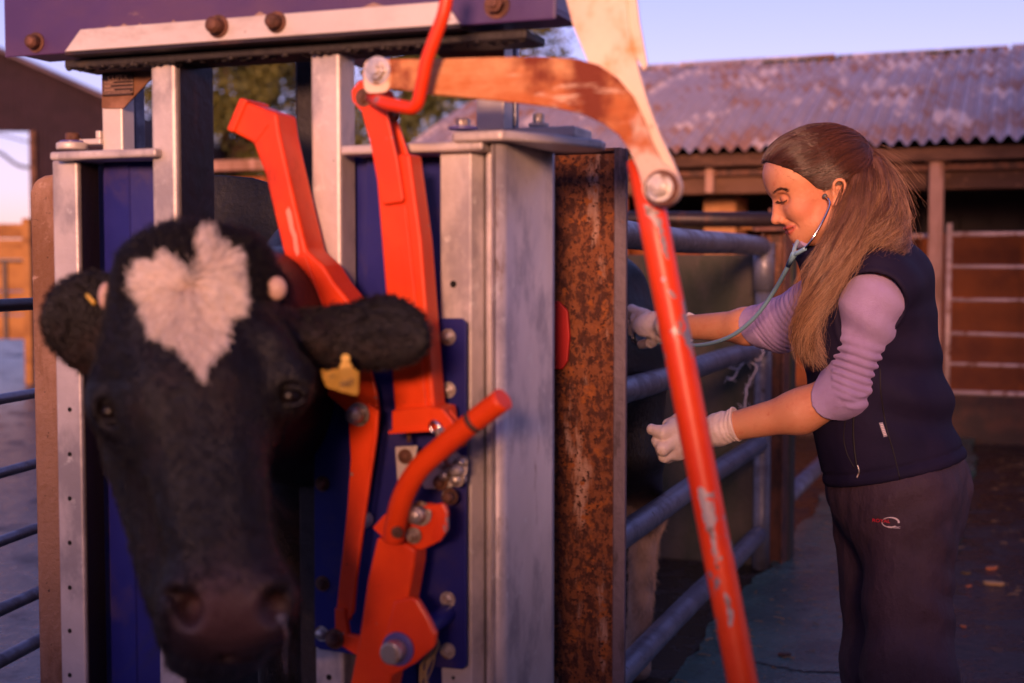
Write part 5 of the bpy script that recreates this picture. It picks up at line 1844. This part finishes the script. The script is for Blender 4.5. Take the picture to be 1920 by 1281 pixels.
def hit(px, py, prims, extra=None, off=0.0):
    D = np.array([ray(a, b) for a, b in zip(np.atleast_1d(px), np.atleast_1d(py))])
    D /= np.linalg.norm(D, axis=1)[:, None]
    return trace(EYEP, D, prims, extra, off)


def surf_line(name, pts, r, m, prims, extra=None, off=0.0, par=None, lift=0.0, n=6):
    P2 = smooth_path([(a, b, 0) for a, b in pts], n)
    P = hit([p[0] for p in P2], [p[1] for p in P2], prims, extra, off)
    P = P + np.array([-.1, -.98, 0.15]) * lift
    return wlink(name, MB().tube(P, r, 6).mesh(name, m), None, par)


# brows and lashes
for sd_ in (1, -1):
    mb = MB()
    br = smooth_path([H(1450, 360.5, .011 * sd_), H(1456, 355.5, .022 * sd_), H(1464, 353.5, .034 * sd_), H(1473, 357, .045 * sd_)], 8)
    if sd_ > 0:
        q_ = smooth_path([(1450, 361, 0), (1457, 356, 0), (1465, 354.5, 0), (1476, 358, 0)], 8)
        br = list(hit([a[0] for a in q_], [a[1] for a in q_], head_prims) + np.array([.0, -.0012, 0]))
    for k in range(240):
        i = random.randrange(len(br) - 1)
        a = br[i] + RNG.normal(size=3) * [.0012, .0012, .0014]
        d = np.array([.006, -.004 * sd_, .0015]) * random.uniform(.6, 1.2)
        mb.tube([a, a + d * .5 + [0, 0, .0006], a + d], [.00020, .00018, .00006], 4, False)
    wlink("eyebrow", mb.mesh("eyebrow", LASH), None)
    mb = MB()
    q_ = smooth_path([(1458, 376.5, 0), (1462.5, 378.5, 0), (1468, 378, 0), (1475.5, 374.5, 0)], 12)
    lp = hit([a[0] for a in q_], [a[1] for a in q_], head_prims)
    for k in range(46):
        t = k / 45
        a = lp[int(t * (len(lp) - 1))] + RNG.normal(size=3) * .0002 if sd_ > 0 else H(1456.5 + 17 * t, 378.5 + 3.2 * math.sin(t * 3.14) - 1.0 * t, (.022 + .022 * t) * sd_) + np.array([-.0015 + .002 * t, -.0025 * sd_ * t - .001 * sd_, 0])
        d = np.array([-.0065 + .005 * t, -.003 * sd_, -.0042])
        mb.tube([a, a + d * .6 + [0, 0, -.0006], a + d], [.00034, .00026, .0001], 4, False)
    wlink("eyelashes", mb.mesh("eyelashes", LASH), None)

# ---------------------------------------------------------------- clothes
def plane_cut(p, d, pt, n, k=.002):
    """keep the side the normal does not point to"""
    e = (p - pt) @ (n / np.linalg.norm(n))
    h = np.maximum(k - np.abs(d - e), 0) / k
    return np.maximum(d, e) + h * h * k * .25


# vest
h1, h2, h3 = W(1542, 897, 3.00), W(1806, 853, 2.86), W(1645, 910, 2.69)
hn = np.cross(h2 - h1, h3 - h1); hn = hn if hn[2] < 0 else -hn
arm_cut = [Cone(SHL + S_ * .058 + [0.002, 0, -.008], W(1590, 670, 2.61), .066, .075, .01, 'u'), Cone(SHR, W(1490, 590, 3.12), .062, .062, .01, 'u')]
vest_prims = torso + [Cone(W(1588, 500, 2.84), W(1556, 452, 2.815), .072, .064, .04)]
ncut = W(1530, 458, 2.80)


def vest_shape(p, d):
    u = (p[:, 0] - wroot[0])
    x, y = to_px(p)
    # creases sweeping from the small of the back round the flank
    cr = .0075 * np.sin((y - .22 * (x - 1640)) / 15.5 + 1.4 * wob(p, 9)) * sstep(y, 620, 700) * sstep(y, 850, 780) * sstep(x, 1590, 1700)
    cr += .0050 * np.sin((y + .5 * (x - 1640)) / 20 + 2 * wob(p, 7, 1)) * sstep(x, 1600, 1690) * sstep(y, 600, 560)
    cr += .0022 * wob(p, 26, 2)
    d = d - cr
    d = plane_cut(p, d, h1, hn)
    # hem roll
    e = (p - h1) @ (hn / np.linalg.norm(hn))
    d = d - .0035 * np.exp(-((e + .010) / .008) ** 2) + .0030 * np.exp(-((e + .026) / .003) ** 2)
    a = sdf_eval(arm_cut, p)
    d = np.maximum(d, -a)
    d = d - .003 * np.exp(-((a - .006) / .005) ** 2)
    d = plane_cut(p, d, ncut, np.array([-.50, 0, .87]))
    return d


vest_me, _ = sdf_mesh("vest", vest_prims, 0.004, extra=vest_shape, off=.016, margin=.01)
vest = wlink("vest", vest_me, VEST)

# sleeves, pushed up in ruches
def sleeve(name, sh, el, fo, cut_pt, cut_n, r0, r1, r2, amp, seed):
    axis = (el - sh) / np.linalg.norm(el - sh)
    Ln = np.linalg.norm(el - sh)
    pr = [Cone(sh, el, r0, r1, .03), Cone(el, fo, r1, r2, .03), Ball(sh + [-.004, 0, .0], r0 * .99, .03)]

    def ex(p, d):
        t = (p - sh) @ axis / Ln
        side = (p - sh) @ np.array([-1.0, 0, -.2])
        w = sstep(t, .30, .62)
        w2 = wob(p, 14, seed)
        side2 = (p - sh) @ np.array([0., -1., .25])
        fb = np.sin(t * Ln * 2 * math.pi / .031 - 58 * side - 22 * side2 + 3.0 * wob(p, 17, (seed + 1) % 3))
        mk = sstep(wob(p, 21, (seed + 2) % 3), -.25, .35)
        fold = np.sin(t * Ln * 2 * math.pi / (.027 - .008 * t) + 4.6 * w2 + 30 * side * (t - .55) + 1.2 * wob(p, 33, (seed + 2) % 3))
        fold = fold * (1 - mk) + fb * mk
        fold = (fold - .35 * np.abs(fold)) * (.70 + .8 * wob(p, 24, (seed + 1) % 3)) + .9 * wob(p, 60, seed) + .5 * wob(p, 34, (seed + 2) % 3)
        d = d - amp * w * fold
        d = d - .0028 * (1 - w) * np.sin(t * 15 + 34 * side + 2.2 * wob(p, 9, (seed + 1) % 3)) - .0016 * wob(p, 40, seed)
        c = (p - cut_pt) @ (cut_n / np.linalg.norm(cut_n))
        # smooth folded cuff
        cuff = sstep(c, -.052, -.040)
        d = d + amp * w * fold * cuff - .001 * cuff
        d = plane_cut(p, d, cut_pt, cut_n)
        return d
    me, _ = sdf_mesh(name, pr, 0.0026, extra=ex, margin=.012)
    return wlink(name, me, FLEECE)


c1, c2 = W(1522, 735, 2.74), W(1573, 792, 2.74)
nl = np.array([c2[2] - c1[2], 0, -(c2[0] - c1[0])]); nl = nl if nl[0] < 0 else -nl
sleeve("sleeve", SHL, ELL_, W(1520, 764, 2.78), (c1 + c2) / 2, nl + np.array([0, .15, 0]), .065, .052, .050, .0040, 0)
c1, c2 = W(1405, 580, 3.18), W(1441, 634, 3.18)
nl = np.array([c2[2] - c1[2], 0, -(c2[0] - c1[0])]); nl = nl if nl[0] < 0 else -nl
sleeve("sleeve", SHR, ELR, W(1405, 610, 3.20), (c1 + c2) / 2, nl + np.array([0, .2, 0]), .062, .056, .050, .0012, 1)
# top's collar at the throat
mb = MB().tube(smooth_path([H(1506, 453, .020), H(1500, 457, 0.004), H(1498, 458, -.012), H(1520, 462, -.04)], 6), [.0105] * 19, 12)
wlink("collar", mb.mesh("collar", FLEECE), None)

# trousers
def trous(p, d):
    x, y = to_px(p)
    d = d - .0055 * wob(p * [1, 1, .6], 12, 0) - .0045 * wob(p @ np.array([[1, 0, .7], [0, 1, .4], [-.7, 0, 1.3]]), 26, 1) - .0016 * wob(p, 70, 2)
    d = d - .0015 * np.exp(-((x - 1700 - .08 * (y - 1000)) / 9) ** 2) * sstep(y, 930, 1000) + .0015 * np.exp(-((x - 1718 - .08 * (y - 1000)) / 8) ** 2)
    d = d - .0035 * np.sin((y - .45 * (x - 1700)) / 11 + 3 * wob(p, 9, 1)) * np.exp(-((x - 1775) / 45) ** 2 - ((y - 1110) / 75) ** 2) - .003 * np.sin((y + .8 * (x - 1700)) / 13 + 3 * wob(p, 8, 2)) * np.exp(-((x - 1700) / 90) ** 2 - ((y - 960) / 70) ** 2)
    d = plane_cut(p, d, np.array([0, 0, .93]), np.array([0, 0, 1.0]))
    d = plane_cut(p, d, np.array([0, 0, .09]), np.array([0, 0, -1.0]))
    return d


tr_prims = [Ell(W(1680, 885, 2.86), (.126, .152, .130), [F_, S_, Z_], .04), Ell(W(1680, 925, 2.87), (.138, .165, .14), [F_, S_, Z_], .05),
            Cone(HPN, KNN, .098, .086, .04), Cone(KNN, ANN, .088, .080, .05),
            Cone(HPF, KNF, .090, .072, .03), Cone(KNF, ANF, .074, .072, .05), Cone(W(1760, 925, 2.86), W(1740, 1010, 2.80), .055, .04, .05)]
tr_me, _ = sdf_mesh("trousers", tr_prims, 0.005, extra=trous, off=.004, margin=.012)
trs = wlink("trousers", tr_me, TROUS)
for an in (ANN, ANF):
    pr = [Cone(an + [0, 0, .10], an + [0, 0, -.03], .055, .050, .02), Cone(an + [0, 0, -.055], an + F_ * .16 + [0, 0, -.06], .045, .040, .04)]
    me, _ = sdf_mesh("boot", pr, .006, extra=lambda p, d: plane_cut(p, d, np.array([0, 0, .036 if False else .002]), np.array([0, 0, -1.0])))
    wlink("boot", me, BOOT)

# gloves over the modelled hands, rolled cuff on the near one
def glove(name, prims, wr, dirn, cl, flare):
    dn = dirn / np.linalg.norm(dirn)
    def ex(p, d):
        t = (p - wr) @ dn
        wr_ = sstep(t, -.02, .02)
        d = d - .0010 * wr_ * (.6 * np.sin((t * 2 * math.pi / .0125) + 5 * wob(p, 45, 1)) + wob(p, 90, 0)) - .0009 * wob(p, 130, 2)
        d = d - flare * sstep(t, cl - .02, cl)
        d = d - .0016 * np.exp(-((t - cl + .003) / .0018) ** 2)
        return plane_cut(p, d, wr + dn * cl, dn, .001)
    me, _ = sdf_mesh(name, prims, .0022, extra=ex, off=.0032, margin=.012)
    return wlink(name, me, GLOVE)


glove("glove", hand_l + [Cone(WRL, WRL + (ELL_ - WRL) * .3, .0292, .034, .02)], WRL, W(1500, 772, 2.79) - WRL, .044, .0022)
glove("glove", hand_r + [Cone(WRR, WRR + (ELR - WRR) * .3, .0282, .033, .02)], WRR, W(1400, 612, 3.20) - WRR, .045, .002)
print("clothes", round(__import__('time').time() - _t0, 1))

# seams, zip, small tag, trouser emblem
VE = (vest_prims, vest_shape, .016)
surf_line("seam", [(1650, 690), (1652, 740), (1662, 800), (1676, 850), (1688, 900)], .0013, DARK, *VE)
surf_line("pocket_zip", [(1601, 772), (1600, 810), (1603, 850), (1607, 876)], .0022, DARK, *VE)
surf_line("pocket_edge", [(1586, 780), (1582, 820), (1588, 850), (1602, 878)], .0012, DARK, *VE)
surf_line("zip_pull", [(1607, 872), (1610, 884), (1606, 896)], .0020, BOLT, *VE, lift=.004)


def drape(name, me, prims, extra, off, m, lift=.0012, label=None):
    n = len(me.vertices)
    co = np.zeros(n * 3); me.vertices.foreach_get("co", co); co = co.reshape(-1, 3)
    P = hit(co[:, 0], co[:, 1], prims, extra, off)
    D = P - EYEP; D /= np.linalg.norm(D, axis=1)[:, None]
    P = P - D * lift
    me.vertices.foreach_set("co", P.ravel()); me.update()
    me.materials.clear(); me.materials.append(m)
    return wlink(name, me, None, None, label)


def grid_quad(pts, n=8, mm=3):
    """a small patch between four corners (picture bearings), as a mesh to drape"""
    mb = MB()
    a, b, c, d = [np.array(p, float) for p in pts]
    vs_ = [[mb.bm.verts.new((*((1 - j / mm) * ((1 - i / n) * a + i / n * b) + j / mm * ((1 - i / n) * d + i / n * c)), 0)) for i in range(n + 1)] for j in range(mm + 1)]
    for j in range(mm):
        for i in range(n):
            mb.bm.faces.new((vs_[j][i], vs_[j][i + 1], vs_[j + 1][i + 1], vs_[j + 1][i]))
    return mb


TAGW = mat("vest_tag", (0.30, 0.27, 0.33), .6)
drape("vest_label", grid_quad([(1648, 793), (1655, 792), (1664, 818), (1657, 820)]).mesh("vest_label", TAGW), *VE, TAGW, .0015)
for k in range(7):
    y = 796 + 3.1 * k
    drape("vest_label_lettering", grid_quad([(1650.5 + k * 1.0, y), (1655.5 + k * 1.0, y - .5), (1656 + k * 1.0, y + 1.0), (1651 + k * 1.0, y + 1.5)], 2, 1).mesh("t", LOGOW), *VE, LOGOW, .0022)
# the emblem: an open pale ring, red lettering across it, small lettering below
TE = (tr_prims, trous, .004)
mb = MB()
prev = None
for i in range(41):
    a = math.radians(-38 + 316 * i / 40) if False else math.radians(-22 - (-1) * 0 + 0)
    ang = math.radians(-10 + (318) * i / 40)
    w = 1.0 + 2.4 * (0.5 + 0.5 * math.cos(ang - .25)) * (1 if ang < math.pi else .55) + (1.0 if ang > math.pi else 0)
    cx, cy = 1670, 979.5
    o_ = (cx + 17 * math.cos(ang), cy - 10 * math.sin(ang), 0)
    i_ = (cx + (17 - w) * math.cos(ang) - .4, cy - (10 - w * .8) * math.sin(ang), 0)
    a_, b_ = mb.bm.verts.new(o_), mb.bm.verts.new(i_)
    if prev: mb.bm.faces.new((prev[0], a_, b_, prev[1]))
    prev = (a_, b_)
drape("emblem_ring", mb.mesh("emblem_ring", LOGOW), *TE, LOGOW, .0022)


def drape_text(name, body_, size, cx, cy, rot, m, sx=1.0):
    cu = bpy.data.curves.new(name, 'FONT'); cu.body = body_; cu.size = size; cu.align_x = 'CENTER'; cu.align_y = 'CENTER'; cu.offset = size * .02
    t = bpy.data.objects.new("src", cu); COL.objects.link(t)
    bpy.context.view_layer.update()
    me = bpy.data.meshes.new_from_object(t.evaluated_get(bpy.context.evaluated_depsgraph_get()))
    bpy.data.objects.remove(t)
    me.name = name
    me.transform(Matrix.Translation((cx, cy, 0)) @ Matrix.Rotation(math.radians(rot), 4, 'Z') @ Matrix.Diagonal((sx, -1, 1, 1)))
    return drape(name, me, *TE, m, .0026)


drape_text("emblem_lettering", "ROYAL", 8.5, 1652, 977, 4, LOGOR, 1.25)
drape_text("emblem_lettering", "CLASSIC", 5.2, 1676, 989, 3, LOGOW, 1.25)

# ---------------------------------------------------------------- hair
hx = [1420, 1437, 1450, 1470, 1495, 1512, 1528, 1538, 1550, 1564, 1574, 1588, 1620, 1700]
hy = [296, 310, 317, 326, 342, 356, 362, 343, 335, 337, 352, 398, 440, 450]


def hair_cut(p, d):
    x = 960 + 2500 * p[:, 0] / YH
    y = 503 - 2500 * (p[:, 2] - EYE) / YH
    e = (y - np.interp(x, hx, hy)) * YH / 2500 * .7
    return np.maximum(d, e)


cap_prims = [Ell(H(1529, 319), (.098, .077, .086), HA, .02), Ell(H(1566, 322), (.066, .072, .070), HA, .04), Ball(H(1486, 322, .018), .052, .03), Ball(H(1486, 322, -.018), .052, .03),
             Cone(H(1585, 300), H(1600, 288), .030, .012, .03)]
cap_me, capv = sdf_mesh("scalp_hair", cap_prims, .0035, extra=hair_cut, off=.005)
cap_nrm = np.zeros(len(capv) * 3, np.float32); cap_me.vertex_normals.foreach_get("vector", cap_nrm); cap_nrm = cap_nrm.reshape(-1, 3)
cap = wlink("hair", cap_me, HAIRSKIN)
TIE = H(1604, 284)
n = 13000
ids = RNG.choice(np.flatnonzero(np.abs(hair_cut(capv, np.full(len(capv), -1.0))) < 2), n)
e_ = hair_cut(capv, np.full(len(capv), -1.0))
w_ = (np.exp(-np.abs(e_) / .012) + .25) * (np.abs(sdf_eval(cap_prims, capv) - .005) < .0012)
ids = RNG.choice(len(capv), n, p=w_ / w_.sum())
st = capv[ids]
k = 10
t = np.linspace(0, 1, k)
P = st[:, None, :] * (1 - t)[None, :, None] + (TIE + RNG.normal(size=(n, 3)) * .006)[:, None, :] * t[None, :, None]
# sag so the side hair sweeps back over the ear
P[:, :, 2] -= (np.sin(t * math.pi)[None, :] * (.004 + .006 * np.clip((1.40 - st[:, 2]) / .08, 0, 1))[:, None]) * (st[:, 2] < 1.46)[:, None]
flat = P.reshape(-1, 3)
for _ in range(4):
    d = sdf_eval(cap_prims, flat) - .0055
    eps = 1e-3
    g = np.stack([sdf_eval(cap_prims, flat + np.eye(3)[i] * eps) - sdf_eval(cap_prims, flat - np.eye(3)[i] * eps) for i in range(3)], 1)
    g /= np.linalg.norm(g, axis=1)[:, None] + 1e-9
    flat = flat - g * d[:, None]
P = flat.reshape(n, k, 3)
P[:, -1] = TIE + RNG.normal(size=(n, 3)) * .005
ang = np.arctan2(st[:, 1] - YH, st[:, 2] - 1.38) * 9 + st[:, 0] * 22
lk = .0016 * np.sin(ang * 2.3 + 1.5 * np.sin(ang * .9))[:, None] * np.sin(np.clip(t, 0, 1) * math.pi)[None, :] ** .5
P += g.reshape(n, k, 3) * lk[..., None]
P += RNG.normal(size=(n, 1, 3)) * .0012
make_hair("scalp_strands", P - wroot, .00030, HAIR_TOP, cap, .8)

G = [
    ([(1604, 284, 2.80), (1614, 300, 2.77), (1604, 345, 2.72), (1588, 400, 2.69), (1570, 450, 2.67), (1550, 500, 2.66), (1528, 560, 2.66), (1512, 600, 2.67), (1512, 640, 2.68), (1530, 672, 2.68)], 3.0),
    ([(1604, 284, 2.80), (1616, 300, 2.76), (1606, 350, 2.71), (1592, 410, 2.67), (1572, 460, 2.65), (1548, 520, 2.64), (1522, 580, 2.65), (1508, 620, 2.66), (1514, 660, 2.67), (1530, 690, 2.67)], 3.0),
    ([(1604, 284, 2.80), (1622, 296, 2.78), (1626, 350, 2.72), (1612, 410, 2.68), (1590, 460, 2.65), (1562, 515, 2.64), (1535, 565, 2.64), (1515, 600, 2.65), (1502, 632, 2.66)], 2.2),
    ([(1604, 284, 2.80), (1630, 290, 2.79), (1652, 335, 2.75), (1650, 395, 2.71), (1636, 430, 2.69), (1618, 462, 2.67)], 1.3),
    ([(1604, 284, 2.80), (1632, 286, 2.80), (1664, 330, 2.78), (1676, 385, 2.76), (1676, 430, 2.73), (1668, 458, 2.70), (1658, 482, 2.67)], 1.8),
    ([(1604, 284, 2.80), (1628, 284, 2.82), (1660, 315, 2.82), (1684, 370, 2.81), (1690, 420, 2.79), (1688, 455, 2.75), (1674, 485, 2.70)], 1.2),
]
GW = []
for pts, w in G:
    sp = np.array(smooth_path([W(*p) for p in pts], 10))
    # even spacing by length
    s = np.r_[0, np.cumsum(np.linalg.norm(np.diff(sp, axis=0), axis=1))]
    GW.append(np.stack([np.interp(np.linspace(0, s[-1], 30), s, sp[:, i]) for i in range(3)], 1))
wts = np.array([w for _, w in G])
tail_prims = []
for gidx, gp in enumerate(GW):
    for i in range(0, 22, 3):
        tt_ = i / 29
        r0 = .006 + .006 * math.sin(min(tt_ * 3.6, 2.6))
        r1 = .006 + .006 * math.sin(min((tt_ + .1) * 3.6, 2.6))
        if gidx >= 4: r0, r1 = r0 * .6, r1 * .6
        if i + 3 < 27:
            tail_prims.append(Cone(gp[i], gp[i + 3], max(r0, .006), max(r1, .006), .012))
tail_me, _ = sdf_mesh("ponytail", tail_prims, .005, extra=lambda p, d: d - .0025 * wob(p, 60, 1))
tail = wlink("ponytail", tail_me, mat("ponytail_core", (0.12, .050, .028), .6))


def tail_strands(n, spread, curl, seed, kk=30, lmin=.66):
    rg = np.random.default_rng(seed)
    a = rg.choice(len(GW), n, p=wts / wts.sum())
    b = np.clip(a + rg.integers(-1, 2, n), 0, len(GW) - 1)
    m_ = rg.uniform(0, .55, n)
    A = np.array(GW)
    P = A[a] * (1 - m_)[:, None, None] + A[b] * m_[:, None, None]
    t = np.linspace(0, 1, 30)
    prof = .16 + 1.2 * np.sin(np.clip(t * 2.3, 0, 1.9))
    off = rg.normal(size=(n, 3))
    off /= np.maximum(np.linalg.norm(off, axis=1)[:, None], .5)
    off = off + (np.round(off * 2.2) / 2.2 + .35 * np.sin(np.round(off * 2.2) * 5 + 1) - off) * .62
    P = P + off[:, None, :] * (spread * prof)[None, :, None]
    ph = rg.uniform(0, 6.28, (n, 1)); fr = rg.uniform(9, 15, (n, 1))
    # locks: strands in a lock share their wave
    lock = np.round(off * 2.2)
    lph = (lock @ np.array([1.7, 2.9, 4.1]))[:, None] + a[:, None] * 1.3
    fr = 12.5 + 4 * np.sin(lock @ np.array([3.1, 1.3, 2.2]))[:, None] + rg.normal(size=(n, 1)) * .4
    am = curl * (t ** 1.5)[None, :]
    P[:, :, 0] += am * (np.sin(fr * t[None, :] + lph) + .35 * np.sin(fr * 1.6 * t + ph))
    P[:, :, 1] += am * (np.cos(fr * t[None, :] + lph)) * .8
    P[:, :, 2] += am * .4 * np.sin(fr * 1.3 * t[None, :] + lph + 1)
    Lf = rg.uniform(lmin, 1.0, n)[:, None] * t[None, :] * 29
    i0 = np.minimum(np.floor(Lf).astype(int), 28); fr_ = (Lf - i0)[..., None]
    r_ = np.arange(n)[:, None]
    P = P[r_, i0] * (1 - fr_) + P[r_, i0 + 1] * fr_
    hs = np.mod(np.abs(np.sin(lock @ np.array([12.9, 78.2, 37.7]) + a * 4.1)) * 437.5, 1)
    cls = np.where(hs < .38, 0, np.where(hs < .76, 1, 2))
    return P, cls


Pm, cls = tail_strands(15000, .0105, .0175, 5)
for ci, hm in ((0, HAIR_TAIL_D), (1, HAIR_TAIL), (2, HAIR_TAIL_L)):
    make_hair("ponytail_strands", Pm[cls == ci] - wroot, .00030, hm, tail, .45)
Pf, _c2 = tail_strands(1100, .024, .020, 9)
make_hair("flyaway_strands", Pf - wroot, .00018, HAIR_TAIL, tail, .5)
# wisps at the crown, the brow and before the ear
rg = np.random.default_rng(3)
fl = []
wq = rg.uniform(1440, 1490, 160)
wh_ = hit(wq, np.interp(wq, hx, hy) + rg.uniform(-3, 2, 160), [q for q in head_prims if q.R > .02])
for k in range(330):
    if k >= 260:
        a = wh_[k - 260]; d = np.array([rg.uniform(-.002, .012), -.0012, rg.uniform(-.008, .003)]); c = np.array([.006, -.0005, .004])
    elif k < 110:
        a = H(rg.uniform(1590, 1640), rg.uniform(276, 300), rg.uniform(-.03, .03)); d = np.array([rg.uniform(.03, .10), rg.normal() * .02, rg.uniform(-.03, .05)]); c = np.array([.01, 0, -.07])
    elif k < 200:
        a = H(rg.uniform(1655, 1686), rg.uniform(320, 430), rg.uniform(-.02, .03)); d = np.array([rg.uniform(.01, .05), rg.normal() * .02, rg.uniform(-.06, .0)]); c = np.array([.0, 0, -.04])
    elif k < 235:
        a = H(rg.uniform(1528, 1556), rg.uniform(345, 362), .078); d = np.array([rg.uniform(-.015, .02), -.006, rg.uniform(-.02, .01)]); c = np.array([.01, -.002, -.012])
    else:
        a = H(rg.uniform(1436, 1450), rg.uniform(300, 314), rg.uniform(-.02, .03)); d = np.array([rg.uniform(-.02, .0), rg.normal() * .01, rg.uniform(-.005, .015)]); c = np.array([0, 0, -.01])
    t = np.linspace(0, 1, 8)[:, None]
    fl.append(a + d * t + c * t * t + (.0003 if k >= 260 else .002) * np.sin(t * 9 + k) * np.array([0, 1, 1]))
make_hair("wisps", np.array(fl) - wroot, .00018, HAIR_TAIL, cap, .5)
mb = MB()
for o_ in (-.0045, 0, .0045):
    ring = [TIE + np.array([math.cos(math.radians(20)) * o_ + .002, 0, 0]) + .0150 * (math.cos(a) * np.array([0, 1, 0]) + math.sin(a) * np.array([.25, 0, .97])) for a in np.linspace(0, 2 * math.pi, 25)]
    mb.tube(ring, .0034, 8, False)
wlink("hair_tie", mb.mesh("hair_tie", mat("hair_tie", (0.22, 0.045, 0.02), .6)), None)

# ---------------------------------------------------------------- stethoscope
st_root = W(1400, 600, 3.0)
steth = thing("stethoscope", "teal stethoscope running from the woman's ears to the disc she presses on the cow", "stethoscope", st_root)
ST = Matrix.Translation(-Vector(st_root))


def spart(mb, name, m):
    me = mb.mesh(name, m); me.transform(ST)
    return link(name, me, None, steth)


ytop = W(1488, 478, 2.74)
tube_pts = [W(1206, 637, 3.53), W(1226, 643, 3.46), W(1262, 645, 3.34), W(1300, 648, 3.22), W(1340, 642, 3.12), W(1380, 625, 3.03), W(1420, 590, 2.95), W(1452, 545, 2.87), W(1472, 510, 2.79), ytop]
spart(MB().tube(smooth_path(tube_pts, 10), .0046, 14), "tubing", TEAL)
spart(MB().tube([W(1478, 498, 2.765), ytop, W(1491, 472, 2.735)], [.0052, .0068, .0060], 14), "yoke", TEAL)
spart(MB().tube(smooth_path([ytop, W(1490, 466, 2.75), W(1497, 450, 2.79), W(1502, 446, 2.83)], 7), .0044, 12), "tubing", TEAL)
spart(MB().tube(smooth_path([ytop, W(1496, 474, 2.725), W(1510, 466, 2.71)], 7), .0044, 12), "tubing", TEAL)
spart(MB().tube(smooth_path([W(1508, 467, 2.712), W(1522, 450, 2.70), W(1540, 420, 2.70), W(1552, 395, 2.705), W(1556, 382, 2.708), W(1553, 373, 2.712), W(1548, 369, 2.722)], 8), .0021, 12), "ear_tube", CHROME)
spart(MB().tube(smooth_path([W(1502, 446, 2.83), W(1520, 440, 2.88), W(1545, 400, 2.895), W(1548, 369, 2.878)], 8), .0021, 10), "ear_tube", CHROME)
spart(MB().ball(W(1546.5, 368, 2.726), .0055, 2, (1, 1.2, 1)), "ear_tip", BLACKPL)
spart(MB().ball(W(1546.5, 368, 2.874), .0055, 2), "ear_tip", BLACKPL)
ca, cb2 = W(1202, 631, 3.525), W(1188, 634, 3.56)
dd = cb2 - ca; dd /= np.linalg.norm(dd)
spart(MB().cyl(ca - dd * .004, ca + dd * .004, .0205, 28, .0012), "diaphragm", BLACKPL)
spart(MB().cyl(ca + dd * .0042, ca + dd * .016, .0165, 28, .002), "chest_piece", CHROME)
spart(MB().cyl(ca + dd * .0162, ca + dd * .022, .0205, 28, .0015), "bell_rim", CHROME)
print("woman", round(__import__('time').time() - _t0, 1))
